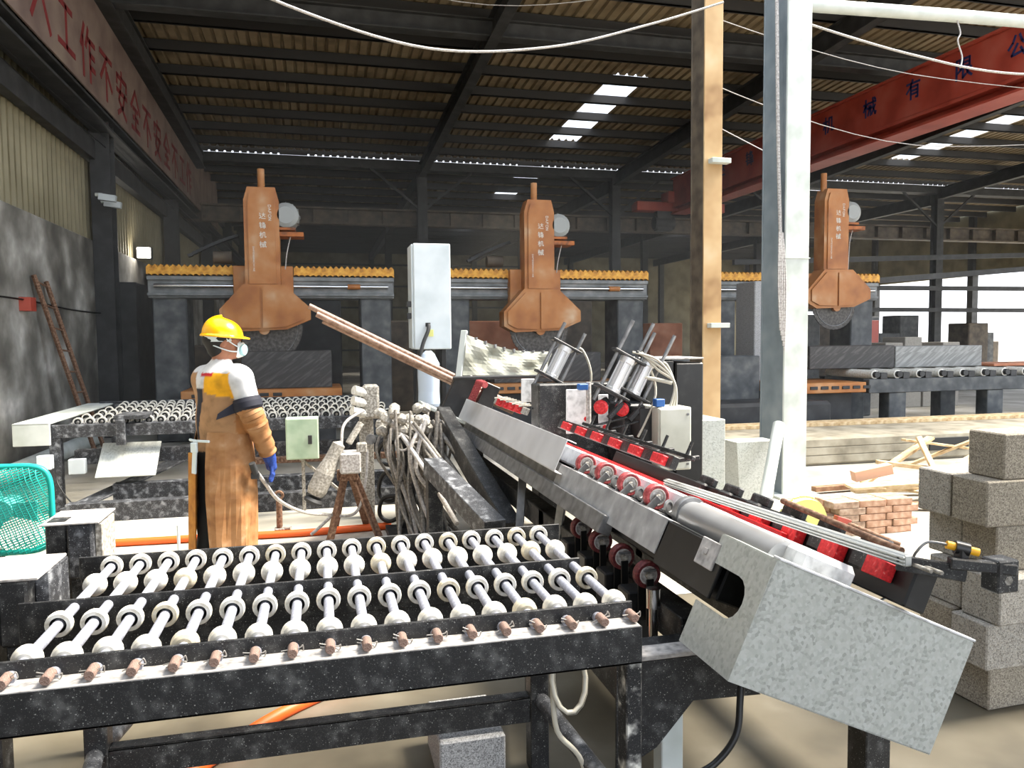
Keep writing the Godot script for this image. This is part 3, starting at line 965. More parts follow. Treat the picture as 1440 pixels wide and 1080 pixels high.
func rear_table() -> void:
	var o := thing("rear_roller_table", "splashed black roller table with many small rollers behind worker", "roller table", V(-.9, 0, 9))
	var s := B()
	bb(s, -2.45, .72, .70, .82, 7.95, 8.02)
	mi("near_beam", s, M.speck, o)
	s = B()
	bb(s, -2.3, .72, .42, .56, 8.1, 8.2)
	mi("lower_beam", s, M.speck, o)
	s = B()
	bb(s, -2.6, .72, .74, .87, 10.2, 10.26)
	mi("far_beam", s, M.speck, o)
	s = B()
	bb(s, -2.75, -2.45, .83, .85, 7.9, 10.3); bb(s, -2.75, -2.44, .64, .85, 7.9, 7.93)
	tag(mi("end_plate", s, M.pale, o), "pale steel end plate")
	for e in [[-2.42, 7.96], [.4, 7.96], [-2.42, 10.15], [.55, 10.15], [-1.0, 8.15]]:
		s = B()
		bb(s, e[0] - .05, e[0] + .05, 0, .70, e[1], e[1] + .08)
		mi("leg", s, M.speck, o)
	s = B()
	bb(s, -2.2, 1.0, .0, .17, 7.42, 7.54)
	mi("floor_rail", s, M.speck, o)
	s = B()
	bb(s, -1.9, 1.0, .0, .27, 7.78, 7.9)
	mi("floor_rail", s, M.speck, o)
	s = B()
	bb(s, -1.0, 1.0, .36, .42, 8.0, 8.1)
	tag(mi("plank_stretcher", s, M.rust, o), "rusty brown stretcher")
	s = B()
	bar(s, V(-2.2, .1, 7.5), V(-1.2, .45, 8.9), .2, .02)
	mi("gusset", s, M.speck, o)
	var sh := B()
	cyl(sh, V(0, 0, 0), V(0, 0, 2.2), .016, 8)
	var shm := sh.commit()
	var cw := B()
	lathe(cw, [Vector2(.016, -.02), Vector2(.04, -.02), Vector2(.044, -.01), Vector2(.044, .02), Vector2(.031, .02), Vector2(.031, .012), Vector2(.016, .012)], Vector3.ZERO, V(0, 0, -1), 14)
	var cwm := cw.commit()
	var cb := B()
	lathe(cb, [Vector2(.031, .0205), Vector2(.0305, .016), Vector2(.016, .016)], Vector3.ZERO, V(0, 0, -1), 12)
	var cbm := cb.commit()
	for i in 29:
		var x := .64 - .105 * i
		var ro := mi("roller", shm, M.dullsteel, o, V(x, .815, 8.02))
		for f in [8.12, 8.55, 8.98, 9.42, 9.85, 10.16]:
			var xo := x + (.04 if int(f * 2.32) % 2 == 0 else 0.0)
			mi("wheel", cwm, M.cup, ro, V(xo, .83, f))
			mi("bore", cbm, M.rubber, ro, V(xo, .83, f))  # black lining laid in so each wheel recess reads dark
	# clamps, bracket and plate on the rear table
	s = B()
	bb(s, -1.88, -1.80, .62, .86, 7.88, 7.95); bb(s, -1.90, -1.62, .86, .9, 7.9, 8.3)
	mi("clamp_post", s, M.speck, o)
	s = B()
	bar(s, V(-1.78, .62, 8.08), V(-1.78, .34, 7.75), .52, .012)
	tag(mi("steel_sheet", s, M.galv), "plain steel sheet leaning below the rear roller table", "sheet")
	var p := thing("junction_boxes", "white socket boxes fixed to the rear table leg", "box", V(-2.4, .45, 8))
	s = B()
	bb(s, -2.55, -2.43, .42, .55, 7.86, 7.95)
	mi("socket", s, M.whitebox, p)
	s = B()
	bb(s, -2.3, -2.16, .36, .5, 7.9, 7.98)
	mi("socket", s, M.whitebox, p)
	s = B()
	tube(s, soft([V(-2.4, .5, 7.9), V(-2.38, .3, 7.85), V(-2.2, .1, 7.7), V(-2.0, .02, 7.6)], 5), .007, 5)
	mi("lead", s, M.hose_black, p)
	# green switch box
	o = thing("switch_cabinet", "pale green electrical box on a stick before rear table", "electrical box", V(-.17, 0, 7.2))
	s = B()
	bb(s, -.315, -.025, .51, .89, 7.2, 7.35, .008)
	mi("case", s, M.greenbox, o)
	s = B()
	bb(s, -.305, -.035, .52, .88, 7.19, 7.2, .004)
	mi("door", s, M.greenbox, o)
	s = B()
	bb(s, -.12, -.085, .65, .73, 7.18, 7.19, .003)
	mi("latch", s, M.darksteel, o)
	s = B()
	bar(s, V(-.2, .51, 7.3), V(.15, .2, 7.25), .025, .025); bar(s, V(-.17, .51, 7.28), V(-.17, 0, 7.3), .03, .03)
	mi("stand", s, M.mud, o)
	# valve stub
	o = thing("floor_valve", "rusty water pipe stub with valve rising from floor", "valve", V(-.35, 0, 6.5))
	s = B()
	cyl(s, V(-.35, 0, 6.5), V(-.35, .3, 6.5), .025, 10); ring(s, V(-.35, .33, 6.5), V(0, 0, 1), .03, .012, 12, 6)
	mi("standpipe", s, M.rust, o)
	s = B()
	bb(s, -.39, -.31, .0, .06, 6.46, 6.54); cyl(s, V(-.35, .05, 6.5), V(-.26, .06, 6.46), .018, 8)
	mi("tap", s, M.mud, o)

# ---------------------------------------------------------------- edge polishing line
const TA := -0.4276   # roll of the line about its own axis (24.5 degrees)
func Q(a: float, b: float, f: float) -> Vector3:
	return V(1.23 + .91 * a + .415 * b, .97 - .415 * a + .91 * b, f)

func qb(s: SurfaceTool, a0: float, a1: float, b0: float, b1: float, f0: float, f1: float, bv := .003) -> void:
	bx(s, Q((a0 + a1) * .5, (b0 + b1) * .5, (f0 + f1) * .5), Vector3(absf(a1 - a0), absf(b1 - b0), absf(f1 - f0)), Basis(Vector3.BACK, TA), bv)

func wheel_parts(parent, c: Vector3, tyre_mat, r := .052) -> void:
	var s := B()
	lathe(s, [Vector2(.034, -.018), Vector2(r - .006, -.02), Vector2(r, -.012), Vector2(r, .012), Vector2(r - .006, .02), Vector2(.034, .018)], c, V(0, 0, -1), 26)
	var w := mi("wheel", s, tyre_mat, parent)
	s = B()
	lathe(s, [Vector2(.034, -.015), Vector2(.036, .018), Vector2(.031, .02), Vector2(.027, .012), Vector2(.012, .012), Vector2(.0, .012)], c, V(0, 0, -1), 20)
	mi("hub", s, M.hose_white, w)
	s = B()
	lathe(s, [Vector2(.013, .01), Vector2(.013, .032), Vector2(.0, .032)], c, V(0, 0, -1), 6)
	mi("axle_bolt", s, M.mud, w)

func polisher() -> void:
	var o := thing("edge_polishing_machine", "long black and steel edge polishing line set at a slant", "machine", V(1.6, 0, 4))
	var s := B()
	qb(s, -.005, .0, -.17, -.035, 2.53, 3.8); qb(s, 0, .05, -.04, -.035, 2.53, 3.8)
	tag(mi("front_panel", s, M.panel_old, o), "brushed steel side panel")
	s = B()
	qb(s, 0.0, .012, -.2, -.04, 2.12, 2.525); qb(s, .01, .05, -.045, -.035, 2.12, 2.525)
	mi("end_panel", s, M.black_plain, o)
	s = B()
	qb(s, -.055, -.05, -.08, .095, 3.72, 6.5); qb(s, -.05, .0, .09, .095, 3.72, 6.5); qb(s, -.05, .02, -.085, -.08, 3.72, 6.5)
	tag(mi("splash_guard", s, M.panel, o), "bright steel splash guard")
	s = B()
	qb(s, .02, .05, -.16, -.09, 3.7, 6.5); qb(s, -.03, .03, -.22, -.14, 3.0, 6.4)
	mi("drip_rail", s, M.dullsteel, o)
	s = B()
	qb(s, .05, .62, -.2, -.04, 2.15, 7.0, .006)
	mi("bed", s, M.black_plain, o)
	s = B()
	qb(s, .125, .32, -.03, .07, 2.62, 6.5, .01)
	tag(mi("conveyor_belt", s, M.belt, o), "white conveyor belt")
	s = B()
	cyl(s, Q(.13, .0, 2.02), Q(.13, .0, 2.62), .062, 24)
	tag(mi("drive_roller", s, M.drum, o), "polished steel drum")
	s = B()
	qb(s, .12, .34, -.02, .068, 1.95, 2.66, .02)
	mi("belt_return", s, M.belt, o)
	s = B()
	lathe(s, [Vector2(0, -.01), Vector2(.066, -.01), Vector2(.068, .0), Vector2(.066, .03), Vector2(.05, .05), Vector2(.03, .09), Vector2(0, .09)], Q(.125, .01, 2.62), V(0, 0, 1), 18)
	mi("drum_bearing", s, M.dullsteel, o)
	# upper carrying wheels
	for f in [2.82, 3.1, 3.38, 3.66]:
		var c := Q(.065, .018, f)
		wheel_parts(o, c, M.rose)
		s = B()
		bar(s, c + V(.0, 0, -.03), Q(.04, -.04, f - .03), .03, .01, V(0, 0, 1)); bar(s, c + V(.0, 0, .03), Q(.04, -.04, f + .03), .03, .01, V(0, 0, 1)); qb(s, .01, .1, -.042, -.032, f - .09, f + .06)
		mi("wheel_fork", s, M.dullsteel, o)
		s = B()
		lathe(s, [Vector2(.0, -.004), Vector2(.027, -.004), Vector2(.03, 0), Vector2(.03, .006), Vector2(.02, .008), Vector2(.018, .004), Vector2(0, .004)], Q(.085, .0, f - .09), Q(0.5, .3, f - 1.0) - Q(.0, 0, f), 16)
		mi("thumb_wheel", s, M.dullsteel, o)
	# lower castors on black brackets
	for f in [2.63, 2.875, 3.12, 3.37]:
		var c := V(1.172, .71, f)
		wheel_parts(o, c, M.maroon)
		s = B()
		bb(s, 1.157, 1.187, .52, .70, f - .036, f - .028); bb(s, 1.15, 1.195, .52, .715, f + .028, f + .036)
		bb(s, 1.115, 1.23, .35, .63, f + .04, f + .15, .006)
		mi("castor_bracket", s, M.black_plain, o)
		s = B()
		bb(s, 1.148, 1.197, .728, .736, f - .034, f - .024, .001)
		mi("castor_clip", s, M.dullsteel, o)
	# red strip and padded press chain
	s = B()
	qb(s, .322, .35, -.02, .085, 2.35, 6.3)
	tag(mi("red_strip", s, M.redstrip, o), "bright red guide strip")
	s = B()
	qb(s, .40, .48, .02, .15, 1.82, 4.15, .006)
	mi("press_rail", s, M.black_plain, o)
	var padm := B()
	bx(padm, Vector3.ZERO, Vector3(.045, .055, .085), Basis(Vector3.BACK, TA), .003)
	var pm := padm.commit()
	var padn := B()
	bx(padn, Vector3.ZERO, Vector3(.05, .045, .11), Basis(Vector3.BACK, TA), .004)
	var pm2 := padn.commit()
	var lkm := B()
	bx(lkm, Vector3.ZERO, Vector3(.075, .085, .085), Basis(Vector3.BACK, TA), .01)
	bx(lkm, Vector3(.03, .05, 0), Vector3(.03, .04, .12), Basis(Vector3.BACK, TA), .006)
	var lm := lkm.commit()
	for k in 6:
		var f := 1.93 + .215 * k
		mi("red_pad", pm, M.red, o, Q(.375, .095, f))
		mi("chain_link", lm, M.black, o, Q(.415, .11, f + .1))
	s = B()
	qb(s, .49, .55, .08, .14, 2.6, 4.1)
	mi("rail_cover", s, M.pale, o)
	for k in 6:
		mi("red_pad", pm2, M.red, o, Q(.21, .175, 3.2 + .27 * k))
	for k in 4:
		mi("red_pad", pm, M.red, o, Q(.12, .17, 5.45 + .2 * k))
	s = B()
	qb(s, .215, .25, .15, .21, 3.1, 4.75); qb(s, .27, .29, .22, .24, 3.05, 4.5)
	for k in 6:
		cyl(s, Q(.28, .23, 3.12 + .25 * k), Q(.28, .30, 3.12 + .25 * k), .008, 6)
		bar(s, Q(.25, .2, 3.12 + .25 * k), Q(.34, .25, 3.12 + .25 * k), .02, .02)
	mi("pad_carrier", s, M.black, o)
	s = B()
	qb(s, .13, .16, .15, .2, 5.3, 6.3)
	for k in 9:
		cyl(s, Q(.1, .19, 5.4 + .1 * k), Q(.2, .24, 5.4 + .1 * k), .007, 6)
	mi("pad_carrier", s, M.mud, o)
	# aluminium guide with the sensor
	s = B()
	bar(s, V(1.55, .925, 3.25), V(1.565, .975, 1.76), .024, .032)
	for d in [-.01, .0, .01]:
		bar(s, V(1.535, .925 + d, 3.25), V(1.55, .975 + d, 1.76), .008, .005)
	tag(mi("aluminium_guide", s, M.alu, o), "slotted aluminium guide bar")
	s = B()
	tube(s, [V(1.66, .985, 2.5), V(1.62, .975, 1.85)], .011, 9)
	tag(mi("guide_rod", s, M.rust, o), "rusty round rod")
	s = B()
	bar(s, V(1.55, .965, 1.79), V(1.70, .945, 1.70), .012, .045); bar(s, V(1.66, .975, 1.72), V(1.82, .96, 1.66), .03, .03); bb(s, 1.765, 1.835, .895, .985, 1.66, 1.72)
	mi("sensor_bracket", s, M.black, o)
	for e in [[1.80, .93, 1.66, .014], [1.585, .962, 1.70, .006], [1.61, .958, 1.69, .006]]:
		s = B()
		cyl(s, V(e[0], e[1], e[2]), V(e[0], e[1], e[2] + .07), e[3], 6)
		mi("bracket_bolt", s, M.mud, o)
	s = B()
	cyl(s, V(1.672, 1.018, 1.742), V(1.745, .999, 1.707), .0115, 12)
	tag(mi("proximity_sensor", s, M.yellow, o), "yellow barrel sensor")
	s = B()
	cyl(s, V(1.69, 1.013, 1.733), V(1.722, 1.005, 1.718), .019, 8); bb(s, 1.69, 1.72, .95, 1.01, 1.71, 1.74)
	mi("sensor_clamp", s, M.black_plain, o)
	s = B()
	tube(s, soft([V(1.672, 1.018, 1.742), V(1.63, 1.022, 1.765), V(1.605, .99, 1.78), V(1.64, .94, 1.84), V(1.66, .9, 1.92), V(1.69, .86, 1.95), V(1.68, .8, 1.97), V(1.64, .74, 2.0), V(1.62, .55, 2.0)], 5), .004, 5)
	mi("sensor_cable", s, M.dullsteel, o)
	# galvanised end box with a rounded slot in its side
	var ea := (Q(1, 0, 0) - Q(0, 0, 0))
	var eb := (Q(0, 1, 0) - Q(0, 0, 0))
	s = B()
	prism(s, [Vector2(0, 0), Vector2(.735, 0), Vector2(.735, -.36), Vector2(0, -.36)], Q(0, 0, 1.87), ea, eb, V(0, 0, 1), .004)
	prism(s, [Vector2(0, 0), Vector2(.735, 0), Vector2(.735, .3), Vector2(0, .3)], Q(0, 0, 1.87), ea, V(0, 0, 1), eb, .004)
	prism(s, [Vector2(0, 0), Vector2(.36, 0), Vector2(.36, .3), Vector2(0, .3)], Q(.735, 0, 1.87), -eb, V(0, 0, 1), ea, .004)
	prism(s, [Vector2(0, 0), Vector2(.735, 0), Vector2(.735, .3), Vector2(0, .3)], Q(0, -.36, 1.87), ea, V(0, 0, 1), eb, .004)
	var slot := [Vector2(0, 0), Vector2(.30, 0), Vector2(.30, -.09)]
	for i in 9:
		var a := PI * .5 + PI * i / 8.0
		slot.append(Vector2(.135 + .062 * cos(a), -.155 + .065 * sin(a)))
	slot += [Vector2(.30, -.22), Vector2(.30, -.36), Vector2(0, -.36)]
	prism(s, slot, Q(-.004, 0, 1.87), V(0, 0, 1), eb, ea, .005)
	tag(mi("end_guard_box", s, M.galv, o), "galvanised sheet box over the line end")
	s = B()
	qb(s, .0, .74, .004, .012, 1.865, 1.9, .002)  # white strip painting the bright daylight along the box top edge
	mi("guard_lit_edge", s, M.belt, o)
	s = B()
	qb(s, -.01, .0, -.12, -.03, 2.15, 2.26); qb(s, -.015, -.01, -.08, -.06, 2.2, 2.22)
	tag(mi("hinge_plate", s, M.dust, o), "muddy hinge plate")
	# frame under the line
	for e in [[1.85, 2.2, .35], [1.25, 4.1, .62], [1.85, 4.1, .5], [1.25, 6.2, .7], [1.85, 6.2, .5]]:
		s = B()
		bb(s, e[0] - .05, e[0] + .05, 0, e[2], e[1], e[1] + .1)
		mi("leg", s, M.black, o)
	s = B()
	bb(s, 1.0, 1.95, .44, .56, 2.3, 2.42); bb(s, 1.0, 1.1, .30, .46, 2.3, 3.6); bb(s, 1.2, 1.3, .5, .62, 2.4, 6.4); bb(s, 1.8, 1.9, .3, .45, 2.3, 6.4)
	prism(s, [Vector2(-.07, 0), Vector2(.26, 0), Vector2(.45, -.16), Vector2(.20, -.15), Vector2(.07, -.29), Vector2(-.07, -.36)], V(.97, .55, 2.25), Vector3.RIGHT, Vector3.UP, V(0, 0, 1), .012)
	mi("frame", s, M.black, o)
	s = B()
	bb(s, 1.1, 1.18, 0, .44, 2.34, 2.41)
	tag(mi("pale_leg", s, M.pale, o), "pale grey square leg")
	s = B()
	bb(s, .93, 1.5, .555, .575, 2.24, 2.32)
	mi("dusty_bar", s, M.dust, o)
	s = B()
	cyl(s, V(1.14, .40, 2.5), V(1.14, .66, 2.5), .017, 12); cyl(s, V(1.14, .63, 2.5), V(1.14, .70, 2.5), .026, 12)
	tag(mi("jack_rod", s, M.chrome, o), "shiny chromed jack rod")
	s = B()
	tube(s, soft([V(1.26, .62, 2.1), V(1.235, .48, 2.07), V(1.21, .38, 2.05), V(1.14, .30, 2.05), V(1.03, .25, 2.05), V(.95, .1, 2.1), V(.93, .012, 2.2)], 7), .011, 7)
	mi("floor_cable", s, M.hose_black, o)
	# tilted plates and struts at the far end
	s = B()
	qb(s, -.36, .12, -.12, -.085, 6.55, 6.95, .006)
	tag(mi("end_tray", s, M.pale, o), "pale dusted end tray")
	for e in [[-.20, -.02, 6.6], [.06, .20, 6.55]]:
		s = B()
		qb(s, e[0], e[1], -.14, .30, e[2], e[2] + .08, .006)
		mi("end_plate", s, M.black_plain, o)
	s = B()
	qb(s, -.02, .06, .1, .28, 6.66, 6.7); cyl(s, Q(.0, .27, 6.6), Q(.05, .27, 6.5), .03, 10)
	mi("roller_stub", s, M.rose, o)
	s = B()
	bar(s, V(.98, .96, 6.3), V(1.12, .40, 4.5), .11, .16)
	mi("diagonal_brace", s, M.black, o)
	s = B()
	bar(s, V(.74, .72, 5.25), V(.93, .52, 4.15), .13, .12)
	mi("lower_arm", s, M.speck, o)
	for e in [[V(1.22, .82, 4.6), V(1.10, .30, 4.3)], [V(1.25, .85, 3.85), V(1.13, .3, 3.75)]]:
		s = B()
		bar(s, e[0], e[1], .05, .02)
		mi("strut", s, M.dullsteel, o)
	s = B()
	bb(s, .70, .80, 0, .72, 5.2, 5.32)
	mi("post", s, M.black, o)
	s = B()
	bb(s, .62, .74, 0, .85, 6.25, 6.37); bb(s, .5, 1.0, .0, .05, 5.9, 6.4)
	mi("post", s, M.black, o)
	for e in [[.0, .0, 0.0], [.045, -.035, .03], [.0, -.06, .055]]:
		s = B()
		var a := Vector3(1.13, 1.28, -6.9)
		var d := Vector3(-1.21, .61, 0)
		var off := Vector3(e[1] * .3, e[1], e[0])
		tube(s, [a + Vector3(.62, -.31, 0) + off, a + d * (1.0 - e[2] * 2.0) + off], .026, 10)
		tag(mi("support_pipe", s, M.pipe_brown, o), "long brown pipe reaching out at a slant")
	# polishing heads
	for e in [[1.545, 1.25, 5.2, .47], [1.77, 1.18, 4.6, .55], [1.92, 1.16, 4.62, .55]]:
		var c := V(e[0], e[1], e[2])
		var d := Vector3(.47, .88, 0)
		var x := Vector3(.88, -.47, 0)
		s = B()
		lathe(s, [Vector2(0, 0), Vector2(.05, 0), Vector2(.05, .02), Vector2(.044, .025), Vector2(.044, .2), Vector2(.05, .205), Vector2(.05, .24), Vector2(0, .24)], c + d * .08, d, 18)
		for k in 6:
			var an := TAU * k / 6.0
			var rr: Vector3 = x * cos(an) * .046 + V(0, 0, 1) * sin(an) * .046
			cyl(s, c + d * .1 + rr, c + d * .3 + rr, .006, 5)
		tag(mi("air_cylinder", s, M.silver, o), "silver air cylinder")
		s = B()
		for k in [-.085, .085]:
			cyl(s, c + x * k + d * -.02, c + x * k + d * e[3], .013, 8)
		mi("guide_rods", s, M.dullsteel, o)
		s = B()
		var bs := Basis(x, d, x.cross(d))
		bx(s, c + d * .075, Vector3(.24, .018, .1), bs); bx(s, c + d * .33, Vector3(.24, .018, .08), bs)
		bar(s, c + d * .05 + x * .1, c + d * -.08 + x * .06, .03, .03); bar(s, c + d * .02, c + d * -.06 - x * .03 + V(0, 0, .05), .05, .05)
		cyl(s, c + x * .17 - d * .02, c + x * -.02 - d * .18, .008, 6)
		mi("head_plates", s, M.black, o)
		s = B()
		lathe(s, [Vector2(0, -.035), Vector2(.03, -.035), Vector2(.046, -.015), Vector2(.046, .02), Vector2(.03, .035), Vector2(0, .035)], c - d * .04 - x * .02, V(-.35, 0, -1), 18)
		tag(mi("polishing_wheel", s, M.red, o), "round red polishing wheel")
		s = B()
		tube(s, soft([c + d * .3 + x * .05, c + d * .36 + x * .12, c + d * .2 + x * .28, c + x * .30 - d * .1], 6), .008, 6)
		mi("air_hose", s, M.hose_clear, o)
	for e in [[1.60, 1.775, .95, 1.25, 4.9], [1.83, 1.9, .93, 1.21, 4.9], [1.42, 1.52, 1.13, 1.3, 5.4]]:
		s = B()
		bb(s, e[0], e[1], e[2], e[3], e[4], e[4] + .01)
		mi("mud_flap", s, M.belt, o)
	s = B()
	tube(s, [V(1.74, 1.3, 4.85), V(1.74, .92, 4.85)], .018, 8)
	mi("water_pipe", s, M.hose_white, o)
	for e in [[1.73, 1.05], [1.75, 1.0], [1.865, .99]]:
		s = B()
		lathe(s, [Vector2(0, 0), Vector2(.016, 0), Vector2(.014, .006), Vector2(0, .008)], V(e[0], e[1], 4.875), V(0, 0, -1), 9)
		mi("red_splash", s, M.redstrip, o)
	s = B()
	bb(s, 1.45, 2.2, .4, 1.28, 5.05, 5.25, .01); bb(s, 1.95, 2.15, .5, 1.15, 4.75, 5.05, .01)
	mi("head_column", s, M.black, o)
	s = B()
	bb(s, 2.13, 2.34, 0, 1.44, 4.8, 5.2, .01); bb(s, 2.35, 2.56, 0, 1.42, 4.8, 5.2, .01); bb(s, 2.0, 2.1, .4, 1.14, 4.6, 4.8)
	mi("black_cabinet", s, M.black_plain, o)
	s = B()
	bb(s, 2.12, 2.56, 1.443, 1.455, 4.8, 5.2, .002)
	mi("cabinet_top", s, M.dust, o)
	s = B()
	bb(s, 2.085, 2.315, .74, 1.145, 4.5, 4.72, .006); bb(s, 2.095, 2.305, .75, 1.135, 4.492, 4.5, .003)
	tag(mi("control_box", s, M.greybox, o), "beige grey control box")
	s = B()
	for y in [.78, 1.1]:
		cyl(s, V(2.285, y, 4.495), V(2.285, y, 4.485), .008, 8)
	mi("box_lock", s, M.dullsteel, o)
	s = B()
	for k in 3:
		tube(s, soft([V(1.95 + .03 * k, 1.5, 4.6), V(2.1, 1.45 - .03 * k, 4.55), V(2.22, 1.3, 4.55), V(2.23 - .02 * k, 1.15, 4.55)], 6), .009, 6)
	tube(s, soft([V(1.9, 1.3, 4.7), V(2.0, 1.34, 4.6), V(2.2, 1.3, 4.55)], 5), .014, 6)
	mi("hose_bundle", s, M.hose_clear, o)
	s = B()
	bb(s, 1.66, 1.72, 1.25, 1.29, 4.8, 4.86); bb(s, 2.08, 2.14, 1.15, 1.2, 4.52, 4.58)
	mi("valve", s, M.blue, o)

	s = B()
	bb(s, 2.86, 3.07, 0, .95, 5.4, 5.8, .006)
	tag(mi("galvanised_cabinet", s, M.galv), "narrow galvanised cabinet beside the rusty column", "cabinet")
	# muddy tangle of hoses at the far end
	o = thing("hose_tangle", "tangle of mud caked hoses hanging from the line end", "hoses", V(.7, 0, 6.3))
	for k in 44:
		s = B()
		var x0 := rng.randf_range(.52, .98)
		var f0 := rng.randf_range(5.95, 6.5)
		var pts := [V(x0, rng.randf_range(.82, 1.05), f0), V(x0 + rng.randf_range(-.12, .06), rng.randf_range(.55, .8), f0 - .1), V(x0 + rng.randf_range(-.12, .12), .35, f0 - rng.randf_range(0, .2)), V(x0 + rng.randf_range(-.1, .2), .01, f0 - rng.randf_range(0, .5))]
		if k % 3 == 0:
			pts = [V(x0, .95, f0), V(x0 + .1, .8, f0 - .15), V(x0 + .2, .62, f0 - .7), V(x0 + .3, .4, f0 - 1.3)]
		tube(s, soft(pts, 6), rng.randf_range(.009, .019), 6)
		mi("hose", s, M.mud_dark if k % 5 else M.hose_white, o)
	for k in 22:
		s = B()
		var c := V(rng.randf_range(.46, .85), rng.randf_range(.82, 1.05), rng.randf_range(6.1, 6.4))
		lathe(s, [Vector2(0, -.04), Vector2(.04, -.025), Vector2(.05, 0), Vector2(.03, .04), Vector2(0, .05)], c, Vector3(rng.randf_range(-1, 1), 1, rng.randf_range(-1, 1)), 9)
		mi("mud_lump", s, M.mud, o)
	for k in 3:
		s = B()
		ring(s, V(.62 + .1 * k, .78 - .06 * k, 6.05), Vector3(.3, .1, 1), .06, .01, 18, 6)
		mi("hose_loop", s, M.hose_white, o)
	o = thing("black_hoses", "thick black hoses looping beside the muddy hose tangle", "hoses", V(.5, .3, 6.4))
	for e in [[.75, .55, .62], [.5, .25, .4], [.3, .08, .25]]:
		s = B()
		tube(s, soft([V(.72, e[0], 6.3), V(.5, e[0] - .02, 6.4), V(.46, e[1] + .05, 6.45), V(.56, e[1], 6.4), V(.74, e[2], 6.3)], 7), .018, 8)
		mi("hose", s, M.hose_black, o)
	# roller head of the rear conveyor
	o = thing("roller_head_block", "muddy roller head block with three white roller ends", "valve", V(.35, .8, 6.9))
	s = B()
	bb(s, .36, .5, .9, 1.2, 6.8, 6.95, .02); bb(s, .33, .45, .0, .9, 6.9, 7.0)
	mi("block", s, M.mud, o)
	for k in 3:
		s = B()
		cyl(s, V(.28 - .01 * k, 1.16 - .09 * k, 6.78), V(.4, 1.12 - .09 * k, 6.85), .04, 12)
		mi("roller_end", s, M.cup, o)
	s = B()
	cyl(s, V(.42, .72, 6.85), V(.42, .72, 6.8), .045, 14)
	mi("bearing", s, M.dullsteel, o)
	s = B()
	tube(s, soft([V(.36, .98, 6.75), V(.2, .9, 6.6), V(.16, .75, 6.5), V(.16, .35, 6.45), V(.08, .2, 6.3), V(-.1, .06, 6.2)], 7), .013, 7)
	mi("hose", s, M.hose_white, o)
	# white wall cabinet and tarpaulin
	o = thing("white_cabinet", "tall white electrical cabinet raised on a post", "electrical cabinet", V(1.12, 0, 7.9))
	s = B()
	bb(s, .935, 1.315, 1.49, 2.56, 7.8, 8.15, .01)
	mi("case", s, M.whitebox, o)
	s = B()
	bb(s, .915, .937, 1.5, 2.55, 7.82, 8.13, .006)
	mi("door", s, M.whitebox, o)
	for y in [1.83, 1.95]:
		s = B()
		bb(s, .87, .915, y - .03, y + .03, 7.84, 7.88)
		mi("handle", s, M.darksteel, o)
	s = B()
	bb(s, 1.05, 1.1, 1.72, 1.76, 7.793, 7.8)
	mi("cable_slot", s, M.rubber, o)
	s = B()
	tube(s, soft([V(1.08, 1.74, 7.79), V(1.07, 1.68, 7.76), V(1.0, 1.5, 7.74), V(.96, 1.2, 7.72), V(.95, .8, 7.7)], 6), .02, 7)
	mi("cable", s, M.darksteel, o)
	s = B()
	bb(s, 1.08, 1.13, 1.62, 1.69, 7.795, 7.8, .001)
	tag(mi("sticker", s, M.yellow_pale, o), "small yellow sticker")
	for x in [.975, 1.275]:
		s = B()
		bb(s, x - .025, x + .025, 0, 1.5, 8.06, 8.11)
		mi("post", s, M.black_plain, o)
	o = thing("water_bottle", "large clear plastic water bottle under the white cabinet", "bottle", V(1.05, .9, 7.6))
	s = B()
	lathe(s, [Vector2(0, 0), Vector2(.1, .0), Vector2(.11, .03), Vector2(.105, .15), Vector2(.11, .3), Vector2(.11, .42), Vector2(.06, .52), Vector2(.03, .55), Vector2(0, .55)], V(1.04, .93, 7.55), Vector3.UP, 16)
	mi("shell", s, M.bottle, o)
	s = B()
	bb(s, .9, 1.2, .0, .93, 7.45, 7.65, .01)
	mi("stand", s, M.black_plain, o)
	o = thing("tarpaulin", "grimy white tarpaulin stretched over the polishing heads", "tarpaulin", V(1.4, 1.3, 6))
	s = B()
	var nu := 18
	var nv := 9
	var grid := []
	for i in nu + 1:
		var col := []
		for j in nv + 1:
			var u := float(i) / nu
			var v := float(j) / nv
			var top := V(1.13, 1.63, 6.0).lerp(V(1.78, 1.49, 5.8), u)
			var bot := V(1.08, 1.31, 5.9).lerp(V(1.70, 1.31, 5.7), u)
			var p := top.lerp(bot, v)
			p.y -= .05 * sin(u * PI) * (1.0 - v)
			p.z += .03 * sin(u * 9.0 + v * 4.0) * sin(v * PI * .9 + .3) + .006 * sin(u * 23.0 - v * 9.0)
			col.append(p)
		grid.append(col)
	for i in nu:
		for j in nv:
			quad(s, grid[i][j], grid[i + 1][j], grid[i + 1][j + 1], grid[i][j + 1], V(0, .2, -1))
			quad(s, grid[i][j] + V(0, 0, .004), grid[i + 1][j] + V(0, 0, .004), grid[i + 1][j + 1] + V(0, 0, .004), grid[i][j + 1] + V(0, 0, .004), V(0, -.2, 1))
	mi("cloth", s, M.tarp, o)
	s = B()
	bar(s, V(1.12, 1.66, 6.02), V(1.05, 1.28, 5.92), .05, .03)
	mi("edge_post", s, M.pale, o)
	s = B()
	tube(s, [V(1.0, 1.29, 5.9), V(1.75, 1.3, 5.7)], .015, 7)
	mi("hem_rod", s, M.darksteel, o)
	for k in 9:
		s = B()
		cyl(s, grid[k * 2][0] + Vector3(0, .01, 0), grid[k * 2][0] + Vector3(0, -.02, 0), .012, 7)
		mi("grommet", s, M.dullsteel, o)

